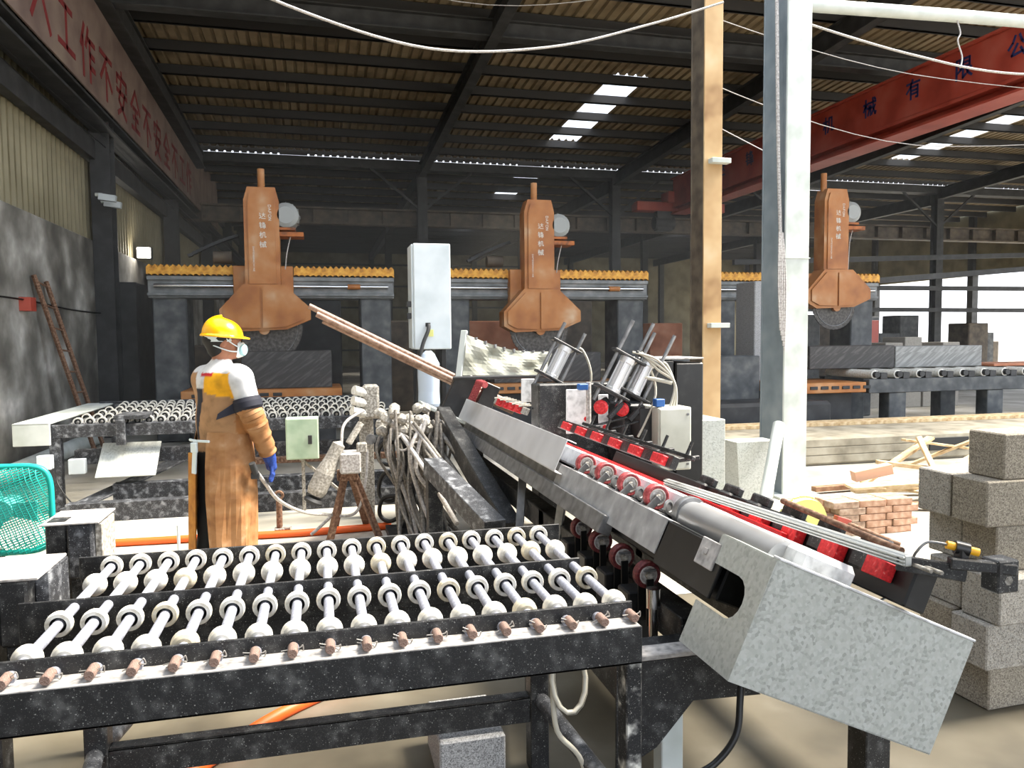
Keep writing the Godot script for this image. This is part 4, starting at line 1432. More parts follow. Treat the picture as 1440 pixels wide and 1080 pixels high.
# ---------------------------------------------------------------- bridge saws
func saw(xh: float, xa: float, xb: float, lift: float, rb: float, xr: float, label: String) -> void:
	var o := thing("bridge_saw", label, "stone saw", V(xh, 0, 12.9), "orange bridge saws in a row")
	var s := B()
	for x in [xa + .3, xb - .3]:
		s = B()
		bb(s, x - .25, x + .25, 0, 2.28, 12.95, 13.6, .02)
		mi("post", s, M.gantry, o)
	s = B()
	bb(s, xa, xb, 2.26, 2.62, 12.9, 13.4, .015); bb(s, xa, xb, 2.3, 2.34, 12.86, 12.9); bb(s, xa, xb, 2.54, 2.6, 12.86, 12.9)
	mi("bridge", s, M.bridge, o)
	s = B()
	cyl(s, V(xa + .1, 2.45, 12.86), V(xb - .1, 2.45, 12.86), .03, 10)
	mi("lead_screw", s, M.chrome, o)
	s = B()
	cyl(s, V(xb - .75, 2.45, 12.86), V(xb - .55, 2.45, 12.86), .045, 10)
	mi("screw_nut", s, M.orange, o)
	# pleated way cover, two runs beside the head
	for e in [[xa, xh - .45], [xh + .45, xb]]:
		s = B()
		var n := int((e[1] - e[0]) / .085)
		for i in n:
			var x: float = e[0] + i * (e[1] - e[0]) / n
			var w: float = (e[1] - e[0]) / n
			var poly := [Vector2(0, 0), Vector2(w * .5, .045), Vector2(w, 0), Vector2(w, -.13), Vector2(w * .5, -.10), Vector2(0, -.11)]
			prism(s, poly, V(x, 2.735, 12.84), Vector3.RIGHT, Vector3.UP, V(0, 0, 1), .5)
		mi("bellows", s, M.bellow, o)
	s = B()
	bb(s, xh - .46, xh + .44, 2.2, 2.76, 12.72, 12.9, .01)
	mi("carriage", s, M.orange, o)
	# upright housing with chamfered shoulders
	s = B()
	prism(s, [Vector2(-.26, 0), Vector2(.26, 0), Vector2(.26, 1.3), Vector2(.21, 1.5), Vector2(-.20, 1.5), Vector2(-.26, 1.3)], V(xh, 2.44 + lift, 12.5), Vector3.RIGHT, Vector3.UP, V(0, 0, 1), .3)
	prism(s, [Vector2(-.20, .02), Vector2(.20, .02), Vector2(.20, 1.27), Vector2(.165, 1.42), Vector2(-.16, 1.42), Vector2(-.20, 1.27)], V(xh, 2.44 + lift, 12.47), Vector3.RIGHT, Vector3.UP, V(0, 0, 1), .03)
	mi("head_housing", s, M.orange, o)
	s = B()
	cyl(s, V(xh + xr, 3.9 + lift, 12.65), V(xh + xr, 4.24 + lift, 12.65), .055, 12)
	mi("lift_rod", s, M.orange, o)
	# blade hood: faceted, with a proud rim
	s = B()
	var hood := [Vector2(-.29, .72), Vector2(.31, .72), Vector2(.70, .36), Vector2(.70, .18), Vector2(.34, .03), Vector2(-.45, .0), Vector2(-.64, .10), Vector2(-.64, .34)]
	prism(s, hood, V(xh, 1.73 + lift, 12.42), Vector3.RIGHT, Vector3.UP, V(0, 0, 1), .34)
	var inner := [Vector2(-.24, .66), Vector2(.26, .66), Vector2(.60, .34), Vector2(.60, .20), Vector2(.32, .07), Vector2(-.02, .06), Vector2(-.02, .5)]
	prism(s, [Vector2(-.27, .66), Vector2(-.05, .66), Vector2(-.05, .05), Vector2(-.42, .06), Vector2(-.58, .14), Vector2(-.58, .34)], V(xh, 1.73 + lift, 12.385), Vector3.RIGHT, Vector3.UP, V(0, 0, 1), .035)
	prism(s, [Vector2(-.01, .66), Vector2(.27, .66), Vector2(.62, .34), Vector2(.62, .2), Vector2(.33, .07), Vector2(-.01, .05)], V(xh, 1.73 + lift, 12.385), Vector3.RIGHT, Vector3.UP, V(0, 0, 1), .035)
	mi("blade_hood", s, M.orange, o)
	s = B()
	cyl(s, V(xh, 1.8 + lift, 12.54), V(xh, 1.8 + lift, 12.555), rb, 48)
	var n2 := 40
	for i in n2:
		var a := TAU * i / n2
		bx(s, V(xh + (rb + .006) * cos(a), 1.8 + lift + (rb + .006) * sin(a), 12.547), Vector3(.012, TAU * rb / n2 * .8, .02), Basis(Vector3.BACK, a), 0)
	var bl := mi("blade", s, M.blade, o)
	s = B()
	ring(s, V(xh, 1.8 + lift, 12.535), V(0, 0, 1), rb - .06, .006, 40, 5)
	mi("blade_rim", s, M.dullsteel, bl)
	s = B()
	cyl(s, V(xh, 1.76 + lift, 12.45), V(xh, 1.76 + lift, 12.53), .08, 16)
	mi("blade_flange", s, M.orange, bl)
	# motor on its bracket
	s = B()
	lathe(s, [Vector2(0, 0), Vector2(.13, 0), Vector2(.19, .04), Vector2(.2, .08), Vector2(.2, .4), Vector2(0, .42)], V(xh + .36, 3.53 + lift, 12.5), V(0, 0, 1), 24)
	for i in 12:
		var a := TAU * i / 12.0
		bx(s, V(xh + .36 + .205 * cos(a), 3.53 + lift + .205 * sin(a), 12.75), Vector3(.02, .012, .3), Basis(Vector3.BACK, a), 0)
	mi("motor", s, M.motor, o)
	s = B()
	bb(s, xh + .26, xh + .62, 3.2 + lift, 3.27 + lift, 12.5, 12.9); bb(s, xh + .26, xh + .5, 3.3 + lift, 3.34 + lift, 12.52, 12.9)
	mi("motor_bracket", s, M.orange_dark, o)
	s = B()
	tube(s, soft([V(xh + .42, 3.2 + lift, 12.6), V(xh + .36, 2.95 + lift, 12.6), V(xh + .33, 2.7, 12.6)], 5), .01, 5)
	mi("motor_cable", s, M.hose_white, o)
	s = B()
	for k in 12:
		var t := k / 12.0
		bx(s, V(xh - .42 - t * .75, 3.0 + .25 * (1.0 - t) - .1 * t * t + lift * .3, 13.0), Vector3(.075, .05, .08), Basis(Vector3.BACK, .35), .004)
	mi("cable_chain", s, M.darksteel, o)
	s = B()
	cyl(s, V(xh - .78, 2.92, 13.1), V(xh - .5, 2.92, 13.1), .1, 14)
	mi("traverse_motor", s, M.tan_dark, o)
	# lettering
	var ch := ["da", "feng", "ji", "xie"]
	for i in 4:
		s = B()
		strokes(s, GLYPH[ch[i]], V(xh + .015, 3.5 - .145 * i + lift, 12.469), Vector3.RIGHT, Vector3.UP, .105, 9, .003)
		tag(mi("character", s, M.white_letter, o), "white painted character")
	s = B()
	var w1 := "DAFON"
	for i in w1.length():
		strokes(s, LATIN[w1[i]], V(xh + .125, 3.65 - .05 * i + lift, 12.469), Vector3(0, -1, 0), Vector3.RIGHT, .05, 15, .003)
	mi("maker_word", s, M.white_letter, o)
	s = B()
	w1 = "DAFENGMACHINE"
	for i in w1.length():
		strokes(s, LATIN[w1[i]], V(xh - .125, 3.02 - .03 * i + lift, 12.469), Vector3(0, -1, 0), Vector3.RIGHT, .03, 13, .003)
	mi("maker_word", s, M.white_letter, o)

func saws() -> void:
	saw(-.82, -2.55, 1.22, 0.0, .56, 0.0, "orange bridge saw behind the worker, nearest the left wall")
	saw(3.62, 1.95, 5.75, -.04, .5, -.05, "middle orange bridge saw between white cabinet and rusty column")
	saw(9.36, 7.0, 10.6, .36, .45, -.18, "orange bridge saw with raised blade past the grey column")
	for e in [[-1.98, .32, 12.0, "orange saw table under dark slab behind the worker"], [2.58, 5.0, 12.0, "orange saw table under the middle bridge saw"], [6.95, 8.3, 10.3, "orange saw table beside the far roller conveyor"]]:
		var o := thing("saw_table", e[3], "saw table", V((e[0] + e[1]) * .5, 0, e[2] + .6), "orange saw tables")
		var s := B()
		bb(s, e[0], e[1], .70, .86, e[2], e[2] + 1.2, .01)
		mi("table_top", s, M.orange, o)
		for k in 7:
			s = B()
			bb(s, e[0] + .15 + k * .19, e[0] + .28 + k * .19, .76, .81, e[2] - .015, e[2], .004)
			mi("slot_cover", s, M.darksteel, o)
		s = B()
		bb(s, e[0] + .1, e[1] - .1, 0, .7, e[2] + .2, e[2] + 1.1, .02)
		mi("plinth", s, M.darksteel, o)
	var s := B()
	bb(s, -1.15, .18, .86, 1.43, 12.2, 12.9, .01)
	tag(mi("stone_slab", s, M.vein_dark), "dark veined stone block on saw table behind worker", "stone block")
	s = B()
	bb(s, 2.75, 4.6, .86, 1.35, 12.2, 12.9, .01)
	tag(mi("stone_slab", s, M.vein_dark), "dark stone block under the middle bridge saw", "stone block")
	# far side roller conveyor with blocks
	var o := thing("roller_conveyor", "grey roller conveyor on legs carrying veined blocks", "conveyor", V(9.8, 0, 10.7))
	s = B()
	bb(s, 8.35, 13.5, .68, .90, 10.3, 10.45, .01)
	mi("side_beam", s, M.gantry, o)
	s = B()
	bb(s, 8.35, 13.5, .68, .90, 11.4, 11.55, .01)
	mi("side_beam", s, M.gantry, o)
	for x in [8.9, 10.8, 12.9]:
		for f in [10.32, 11.3]:
			s = B()
			bb(s, x - .16, x + .16, 0, .68, f, f + .24, .01)
			mi("leg", s, M.gantry, o)
	s = B()
	bb(s, 8.4, 13.5, .0, .16, 10.2, 10.4, .01)
	mi("floor_beam", s, M.gantry, o)
	s = B()
	bb(s, 10.0, 13.5, .0, .26, 9.75, 9.95, .01)
	mi("floor_beam", s, M.steelcol, o)
	for k in 13:
		var x := 8.5 + .42 * k
		s = B()
		cyl(s, V(x, .97, 10.36), V(x, .97, 11.5), .07, 14)
		var r := mi("roller", s, M.cup, o)
		s = B()
		cyl(s, V(x, .97, 10.3), V(x, .97, 10.36), .05, 10); bb(s, x + .06, x + .18, .9, 1.0, 10.3, 10.4)
		mi("bearing", s, M.darksteel, r)
	s = B()
	bb(s, 7.7, 9.32, 1.045, 1.42, 10.9, 11.4, .01)
	tag(mi("stone_block", s, M.vein_dark), "dark veined stone block on far roller conveyor", "stone block")
	s = B()
	bb(s, 9.34, 11.1, 1.045, 1.40, 10.9, 11.4, .01)
	tag(mi("stone_block", s, M.vein), "pale grey slant veined stone block on far roller conveyor", "stone block")
	s = B()
	bb(s, 11.15, 13.5, 1.045, 1.09, 10.7, 11.4, .004)
	tag(mi("pink_plank", s, M.salmon), "pinkish flat plank lying on the far roller conveyor", "plank")
	# concrete kerb
	s = B()
	bb(s, 4.7, 14, 0, .34, 8.15, 9.4, .03)
	var kb := mi("concrete_kerb", s, M.concrete)
	tag(kb, "long raised board marked concrete kerb past the columns", "kerb")
	for k in 3:
		s = B()
		bb(s, 4.72, 13.9, .035 + k * .1, .125 + k * .1, 8.135, 8.15, .004)
		mi("board_mark", s, M.concrete, kb)
	s = B()
	bb(s, 7.5, 8.1, .12, .28, 8.12, 8.14, .002)
	mi("drain_hole", s, M.rubber, kb)
	s = B()
	bb(s, 3.9, 14, .34, .39, 9.2, 9.5, .004)
	mi("edge_plank", s, M.wood, kb)
	s = B()
	bb(s, 5.0, 7.4, 0, .62, 9.9, 10.7, .05)
	tag(mi("machine_base", s, M.darksteel), "low dark machine base behind the concrete kerb", "machine base")
	# things seen past and between the saws
	for e in [[2.4, 4.2, 1.3, 1.95, 15.5, "large salmon stone block beyond the middle bridge saw", M.salmon], [7.2, 8.0, 1.2, 1.9, 16.0, "salmon stone block beyond the rusty column", M.salmon], [7.0, 7.4, .0, 2.5, 11.4, "standing grey stone post behind the rusty column", M.granite], [5.0, 6.8, .0, 1.28, 10.9, "dark steel water tank behind the grey column", M.gantry]]:
		s = B()
		bb(s, e[0], e[1], e[2] if e[4] < 14 else 0.0, e[3], e[4], e[4] + .6, .015)
		tag(mi("water_tank" if e[0] == 5.0 else "stone_stack", s, e[6]), e[5], "tank" if e[0] == 5.0 else "stone block")
	for k in 5:
		s = B()
		bb(s, 11.4 + k * .5, 11.85 + k * .5, 0, 1.3 + .12 * (k % 3), 14.2, 14.9, .01)
		tag(mi("cut_stone", s, M.block), "%s cut stone standing upright behind the far roller conveyor" % ["low pale", "middling pale", "tall pale"][k % 3], "stone block", "cut stones behind the conveyor")
	o = thing("welding_set", "dark machine cabinet with red panel by far column", "machine", V(14.0, 0, 16.5))
	s = B()
	bb(s, 12.6, 13.4, 0, 2.05, 16.2, 16.9, .03)
	mi("case", s, M.gantry, o)
	s = B()
	bb(s, 12.95, 13.35, 1.3, 1.95, 16.17, 16.2, .006)
	mi("panel", s, M.crane, o)
	for e in [[17.5, 27.5], [22.4, 30.0]]:
		s = B()
		bb(s, e[0] - .16, e[0] + .16, 0, 6.5, e[1] - .16, e[1] + .16, .01)
		tag(mi("shed_post", s, M.darksteel), "dark steel post before the bright far opening", "post", "dark posts by the opening")
	var rn := -1
	for e in [[V(10.5, 2.7, 16), V(22, 3.6, 17)], [V(12, 3.0, 20), V(26, 3.1, 21)], [V(11, 3.6, 19), V(26, 4.2, 19.5)], [V(13, 2.45, 22), V(26, 2.4, 22)]]:
		s = B()
		rn += 1
		bar(s, e[0], e[1], .12, .14)
		tag(mi("far_rail", s, M.darksteel), "dark steel rail %s the bright far opening" % ["sloping up across", "crossing the middle of", "running high across", "running low across"][rn], "rail", "rails by the far opening")
	var fm := ["squat dim machine casing", "grey cube shaped machine casing", "tall brown machine casing", "tallest dim grey machine casing", "low brown stone crate", "narrow grey tool crate", "brown tank like casing", "tall grey press casing", "last brown casing"]
	for k in 9:
		s = B()
		var x := 15.6 + k * 1.3
		bb(s, x, x + .9, 0, 1.3 + .35 * ((k * 7) % 4), 23.6 + (k % 3), 24.6 + (k % 3), .03)
		tag(mi("far_machine", s, M.gantry if k % 2 else M.tan_dark), fm[k] + " near the bright far opening", "machine", "machines by the far opening")
	var dr := ["low brown stone rack by the left wall", "tall dark stone rack behind the first saw", "middling brown stone rack behind the first saw hood", "low dark rack behind the white cabinet", "tall brown rack behind the middle saw"]
	for k in 5:
		s = B()
		var x := -2.6 + k * 1.9
		bb(s, x, x + 1.2, 0, 1.5 + .5 * ((k * 5) % 3), 17.0 + (k % 2), 17.8 + (k % 2), .03)
		tag(mi("stone_rack", s, M.tan_dark if k % 2 == 0 else M.darksteel), dr[k], "rack", "racks behind the saws")

# ---------------------------------------------------------------- the worker
# distance fields on a grid, meshed as surface nets
func field(lo: Vector3, cell: float, n: Vector3i, bones: Array, k: float) -> PackedFloat32Array:
	var d := PackedFloat32Array()
	d.resize(n.x * n.y * n.z)
	d.fill(1.0)
	for b in bones:
		var p: Vector3 = b[0]
		var q: Vector3 = b[1]
		var ra: float = b[2]
		var rb: float = b[3]
		var sq: Vector3 = b[4] if b.size() > 4 else Vector3.ONE
		var pad := maxf(ra, rb) * maxf(1.0 / sq.x, 1.0 / sq.z) + k + cell * 3.0
		var a := ((p.min(q) - Vector3.ONE * pad - lo) / cell)
		var c := ((p.max(q) + Vector3.ONE * pad - lo) / cell)
		var pq := (q - p) * sq
		var l2 := maxf(pq.length_squared(), 1e-9)
		for z in range(maxi(0, int(a.z)), mini(n.z, int(c.z) + 2)):
			for y in range(maxi(0, int(a.y)), mini(n.y, int(c.y) + 2)):
				var row := (z * n.y + y) * n.x
				for x in range(maxi(0, int(a.x)), mini(n.x, int(c.x) + 2)):
					var v := (lo + Vector3(x, y, z) * cell - p) * sq
					var t := clampf(v.dot(pq) / l2, 0.0, 1.0)
					var e := (v - pq * t).length() - lerpf(ra, rb, t)
					var o := d[row + x]
					var h := maxf(k - absf(o - e), 0.0) / k
					d[row + x] = minf(o, e) - h * h * k * .25
	return d

func nets(st: SurfaceTool, lo: Vector3, cell: float, n: Vector3i, d: PackedFloat32Array, paint: Callable) -> void:
	var idx := {}
	var pos := PackedVector3Array()
	var nor := PackedVector3Array()
	for z in n.z - 1:
		for y in n.y - 1:
			for x in n.x - 1:
				var b := (z * n.y + y) * n.x + x
				var c := [d[b], d[b + 1], d[b + n.x], d[b + n.x + 1], d[b + n.x * n.y], d[b + n.x * n.y + 1], d[b + n.x * n.y + n.x], d[b + n.x * n.y + n.x + 1]]
				var inside := 0
				for i in 8:
					if c[i] < 0.0:
						inside += 1
				if inside == 0 or inside == 8:
					continue
				var s := Vector3.ZERO
				var m := 0
				for e in [[0, 1], [2, 3], [4, 5], [6, 7], [0, 2], [1, 3], [4, 6], [5, 7], [0, 4], [1, 5], [2, 6], [3, 7]]:
					var u: float = c[e[0]]
					var w: float = c[e[1]]
					if (u < 0.0) != (w < 0.0):
						var t := u / (u - w)
						var pa := Vector3(e[0] & 1, (e[0] >> 1) & 1, e[0] >> 2)
						var pb := Vector3(e[1] & 1, (e[1] >> 1) & 1, e[1] >> 2)
						s += pa.lerp(pb, t)
						m += 1
				idx[b] = pos.size()
				pos.append(lo + (Vector3(x, y, z) + s / m) * cell)
				nor.append(Vector3(c[1] + c[3] + c[5] + c[7] - c[0] - c[2] - c[4] - c[6], c[2] + c[3] + c[6] + c[7] - c[0] - c[1] - c[4] - c[5], c[4] + c[5] + c[6] + c[7] - c[0] - c[1] - c[2] - c[3]).normalized())
	var put := func(i: int):
		st.set_color(paint.call(pos[i], nor[i]))
		st.set_normal(nor[i])
		st.add_vertex(pos[i])
	var dx := 1
	var dy := n.x
	var dz := n.x * n.y
	for b in idx.keys():
		for e in [[dx, dy, dz], [dy, dz, dx], [dz, dx, dy]]:
			var b2: int = b + e[0]
			if b2 >= d.size() or (d[b] < 0.0) == (d[b2] < 0.0):
				continue
			var q := [b, b - e[1], b - e[1] - e[2], b - e[2]]
			if not (idx.has(q[1]) and idx.has(q[2]) and idx.has(q[3])):
				continue
			var i := [idx[q[0]], idx[q[1]], idx[q[2]], idx[q[3]]]
			if d[b] < 0.0:
				i = [i[0], i[3], i[2], i[1]]
			for t in [[0, 2, 1], [0, 3, 2]]:
				var pa := pos[i[t[0]]]
				var fn := (pos[i[t[2]]] - pa).cross(pos[i[t[1]]] - pa)
				if fn.dot(nor[i[t[0]]] + nor[i[t[1]]] + nor[i[t[2]]]) < 0.0:
					t = [t[0], t[2], t[1]]
				for j in t:
					put.call(i[j])

# body frame: x forward (the way he faces), y up, z to his right
func worker() -> void:
	var o := thing("person", "worker in yellow hard hat, mask and long brown leather apron", "person", V(-.585, 0, 5.0))
	o.rotation.y = .85
	var lin := func(c: Color) -> Color:
		return c.srgb_to_linear()
	var skin: Color = lin.call(Color(.66, .45, .34))
	var white: Color = lin.call(Color(.86, .86, .86))
	var yel: Color = lin.call(Color(.95, .68, .04))
	var navy: Color = lin.call(Color(.07, .08, .15))
	var brown: Color = lin.call(Color(.66, .50, .34))
	var brown2: Color = lin.call(Color(.62, .41, .21))
	var dark: Color = lin.call(Color(.06, .075, .05))
	var redc: Color = lin.call(Color(.75, .12, .16))
	var bone := [
		[Vector3(-.01, .95, 0), Vector3(0, 1.12, 0), .135, .14, Vector3(1.05, 1, .86)],
		[Vector3(0, 1.1, 0), Vector3(-.015, 1.32, 0), .135, .125, Vector3(1.08, 1, .80)],
		[Vector3(-.02, 1.37, -.115), Vector3(-.02, 1.375, .13), .08, .082],
		[Vector3(-.02, 1.40, 0), Vector3(.01, 1.50, 0), .062, .055],
		# right arm, hanging with the hand forward
		[Vector3(-.015, 1.37, .18), Vector3(.02, 1.11, .245), .072, .056],
		[Vector3(.02, 1.11, .245), Vector3(.13, .90, .235), .056, .043],
		# left arm
		[Vector3(.0, 1.35, -.155), Vector3(.06, 1.11, -.21), .066, .055],
		[Vector3(.06, 1.11, -.21), Vector3(.22, .98, -.16), .055, .042],
		# legs and boots
		[Vector3(0, .93, .085), Vector3(.02, .50, .09), .088, .062],
		[Vector3(.02, .50, .09), Vector3(-.01, .09, .09), .062, .05],
		[Vector3(-.03, .06, .09), Vector3(.14, .045, .10), .052, .042],
		[Vector3(-.01, .93, -.085), Vector3(-.05, .50, -.09), .088, .062],
		[Vector3(-.05, .50, -.09), Vector3(-.13, .09, -.09), .062, .05],
		[Vector3(-.15, .06, -.09), Vector3(.02, .045, -.10), .052, .042],
	]
	var paint := func(p: Vector3, nn: Vector3) -> Color:
		var arm := absf(p.z) > .155 and p.x > -.2
		if p.y < .93 and not arm:
			return dark
		if p.y > 1.445:
			return white if p.y < 1.485 else skin
		var right_arm := p.z > .165
		if p.z < -.15:
			return brown
		if absf(p.z) > .165:
			if p.y > 1.235:
				return white
			if p.y > 1.155:
				return navy
			return brown2
		# back: white collar, yellow yoke on his right, white bar, navy stripe, brown leather
		if p.y > 1.405:
			return white
		if p.x > .02:
			return brown if p.y < 1.33 else yel
		if p.y > 1.385 and p.z > -.05 and p.z < .05:
			return redc
		if p.z > -.015 and p.y > 1.255 + (.16 - p.z) * .18:
			return yel
		if p.z > -.095 and p.z <= -.015:
			if p.y > 1.31:
				return white
			if p.z < -.02 + (p.y - 1.3) * .15 and p.y > 1.0:
				return navy
		return brown
	var s := B()
	var lo := Vector3(-.28, -.02, -.36)
	var n := Vector3i(50, 132, 60)
	nets(s, lo, .012, n, field(lo, .012, n, bone, .05), paint)
	# head on a fine grid: skull, jaw, nose, ears, brow
	var hb := [
		[Vector3(.0, 1.61, 0), Vector3(.035, 1.615, 0), .083, .078],
		[Vector3(.05, 1.555, 0), Vector3(.075, 1.525, 0), .055, .04],
		[Vector3(.01, 1.56, 0), Vector3(.0, 1.46, 0), .058, .056],
		[Vector3(.112, 1.595, 0), Vector3(.128, 1.568, 0), .010, .014],
		[Vector3(.10, 1.622, .03), Vector3(.10, 1.622, -.03), .016, .016],
		[Vector3(.012, 1.60, .078), Vector3(.004, 1.57, .08), .017, .011, Vector3(1, 1, 1.5)],
		[Vector3(.012, 1.60, -.078), Vector3(.004, 1.57, -.08), .017, .011, Vector3(1, 1, 1.5)],
		[Vector3(.105, 1.535, .018), Vector3(.105, 1.535, -.018), .012, .012],
	]
	var turn := Basis(Vector3.UP, -.62)
	for e in hb:
		e[0] = turn * e[0]
		e[1] = turn * e[1]
		if e.size() > 4:
			e[4] = Vector3.ONE
	lo = Vector3(-.145, 1.43, -.145)
	n = Vector3i(60, 58, 60)
	nets(s, lo, .005, n, field(lo, .005, n, hb, .02), func(p: Vector3, _n: Vector3) -> Color: return skin)
	var add := func(called: String, st: SurfaceTool, m, par, label := ""):
		var q := MeshInstance3D.new()
		q.name = called
		q.mesh = st.commit()
		q.material_override = m
		par.add_child(q, true)
		if label != "":
			q.set_meta("label", label)
		return q
	add.call("body", s, M.body, o)
	# hair under the helmet
	s = B()
	var hairb := [[Vector3(-.025, 1.60, 0), Vector3(-.02, 1.55, 0), .083, .062], [Vector3(.0, 1.625, .04), Vector3(.0, 1.625, -.04), .062, .062]]
	lo = Vector3(-.14, 1.46, -.13)
	n = Vector3i(34, 34, 36)
	nets(s, lo, .0075, n, field(lo, .0075, n, hairb, .02), func(_p: Vector3, _n: Vector3) -> Color: return Color.WHITE)
	add.call("hair", s, M.hair, o).rotation.y = -.62
	# glasses
	s = B()
	for z in [.033, -.033]:
		var pts := []
		for i in 13:
			var a := TAU * i / 12.0
			pts.append(Vector3(.118, 1.603 + .017 * sin(a), z + .024 * cos(a)))
		tube(s, pts, .003, 5)
	tube(s, [Vector3(.115, 1.61, .058), Vector3(.01, 1.612, .088)], .003, 5)
	tube(s, [Vector3(.115, 1.61, -.058), Vector3(.01, 1.612, -.088)], .003, 5)
	add.call("glasses", s, M.rubber, o).rotation.y = -.62
	# respirator
	s = B()
	lathe(s, [Vector2(.056, 0), Vector2(.054, .02), Vector2(.042, .045), Vector2(.026, .056), Vector2(0, .058)], Vector3(.088, 1.545, 0), Vector3(1, -.1, 0), 18)
	var mk = add.call("respirator", s, M.mask, o, "pale respirator mask")
	mk.rotation.y = -.62
	s = B()
	lathe(s, [Vector2(.0, 0), Vector2(.036, 0), Vector2(.036, .016), Vector2(.03, .022), Vector2(0, .022)], Vector3(.118, 1.54, .026), Vector3(.75, -.1, .6), 16)
	add.call("filter", s, M.mask_filter, mk)
	s = B()
	tube(s, soft([Vector3(.09, 1.53, .05), Vector3(.04, 1.535, .068), Vector3(-.04, 1.565, .07), Vector3(-.075, 1.585, .02)], 6), .004, 5)
	add.call("strap", s, M.mask, mk)
	s = B()
	tube(s, soft([Vector3(.09, 1.56, .05), Vector3(.03, 1.60, .09), Vector3(.0, 1.65, .09)], 6), .004, 5)
	add.call("strap", s, M.mask, mk)
	# hard hat with brim and peak
	s = B()
	var hp := []
	for i in 10:
		var a := PI * .5 * i / 9.0
		hp.append(Vector2(.108 * cos(a), .112 * sin(a)))
	var rings := 28
	for i in 9:
		for k in rings:
			var t0 := TAU * k / rings
			var t1 := TAU * (k + 1) / rings
			var P := func(q: Vector2, t: float) -> Vector3:
				return Vector3(.012 + q.x * cos(t) * 1.12, 1.632 + q.y - .012 * cos(t), q.x * sin(t) * .95)
			var N := func(q: Vector2, t: float) -> Vector3:
				return Vector3(q.x * cos(t), q.y * 1.05, q.x * sin(t)).normalized()
			trin(s, P.call(hp[i], t0), P.call(hp[i], t1), P.call(hp[i + 1], t1), N.call(hp[i], t0), N.call(hp[i], t1), N.call(hp[i + 1], t1))
			trin(s, P.call(hp[i], t0), P.call(hp[i + 1], t1), P.call(hp[i + 1], t0), N.call(hp[i], t0), N.call(hp[i + 1], t1), N.call(hp[i + 1], t0))
	var hh = add.call("hard_hat", s, M.helmet, o, "bright yellow hard hat")
	hh.rotation.y = -.62
	s = B()
	for k in rings:
		var t0 := TAU * k / rings
		var t1 := TAU * (k + 1) / rings
		var R := func(t: float, w: float, y: float) -> Vector3:
			var e := .010 + .028 * maxf(cos(t), 0.0)
			return Vector3(.012 + (.108 * 1.12 + e * w) * cos(t), 1.632 - .012 * cos(t) + y - .010 * w, (.108 * .95 + e * w) * sin(t))
		quad(s, R.call(t0, 0, .003), R.call(t1, 0, .003), R.call(t1, 1, .003), R.call(t0, 1, .003), Vector3.UP)
		quad(s, R.call(t0, -.3, -.006), R.call(t1, -.3, -.006), R.call(t1, 1, -.006), R.call(t0, 1, -.006), Vector3.DOWN)
		quad(s, R.call(t0, 1, .003), R.call(t1, 1, .003), R.call(t1, 1, -.006), R.call(t0, 1, -.006), Vector3(cos(t0), 0, sin(t0)))
	add.call("brim", s, M.helmet, hh)
	s = B()
	lathe(s, [Vector2(.090, 0), Vector2(.094, .0), Vector2(.099, .04), Vector2(.095, .04), Vector2(.090, 0)], Vector3(-.005, 1.592, 0), Vector3.UP, 22)
	add.call("liner", s, M.mask, hh)
	# sleeve cover and armband
	s = B()
	var sp := [Vector3(-.01, 1.20, .222), Vector3(.02, 1.11, .248), Vector3(.075, 1.0, .245), Vector3(.128, .905, .236)]
	var sr := [.074, .068, .060, .052]
	var cv := soft(sp, 5)
	for i in cv.size() - 1:
		var r0 := lerpf(.075, .052, float(i) / (cv.size() - 1)) + .004 * sin(i * 2.3)
		var r1 := lerpf(.075, .052, float(i + 1) / (cv.size() - 1)) + .004 * sin((i + 1) * 2.3)
		var d: Vector3 = cv[i + 1] - cv[i]
		lathe(s, [Vector2(r0, 0), Vector2(r1, d.length() * 1.04)], cv[i], d, 18)
	add.call("sleeve", s, M.leather, o, "brown leather sleeve")
	s = B()
	lathe(s, [Vector2(.078, 0), Vector2(.088, .015), Vector2(.086, .05), Vector2(.078, .075)], Vector3(-.004, 1.18, .225), Vector3(-.06, 1, -.25), 18)
	prism(s, [Vector2(0, .03), Vector2(0, -.04), Vector2(-.13, -.085), Vector2(-.12, -.05)], Vector3(-.05, 1.215, .19), Vector3(.75, 0, .66).normalized(), Vector3.UP, Vector3(-.66, 0, .75).normalized(), .015)
	add.call("armband", s, M.navy, o, "black band tied round the upper arm")
	# apron: a shell round the body, open at the back
	s = B()
	var prof := [[1.05, .148, .168], [.98, .162, .182], [.85, .175, .192], [.65, .185, .188], [.4, .180, .172], [.16, .170, .160]]
	var na := 34
	var pt := func(i: int, k: int, off: float) -> Vector3:
		var y: float = prof[i][0]
		var open := .5 + .12 * maxf(0.0, (.95 - y))
		var a := lerpf(-PI + open + .15, PI - open + .35, float(k) / na)
		var wv := .008 * sin(k * 1.1 + i) * clampf((1.1 - y) * 2.0, 0.2, 1.6)
		return Vector3((prof[i][1] + off + wv) * cos(a) + .0, y, (prof[i][2] + off + wv) * sin(a))
	for i in prof.size() - 1:
		for k in na:
			var c: Vector3 = pt.call(i, k, 0.0)
			var out := Vector3(c.x, 0, c.z)
			quad(s, c, pt.call(i, k + 1, 0.0), pt.call(i + 1, k + 1, 0.0), pt.call(i + 1, k, 0.0), out)
			quad(s, pt.call(i, k, -.006), pt.call(i, k + 1, -.006), pt.call(i + 1, k + 1, -.006), pt.call(i + 1, k, -.006), -out)
	var ap = add.call("apron", s, M.leather, o, "long stained brown leather apron")
	s = B()
	for e in [-2.75, -2.45, -2.2]:
		var a: float = e
		for i in range(4, prof.size() - 1):
			pass
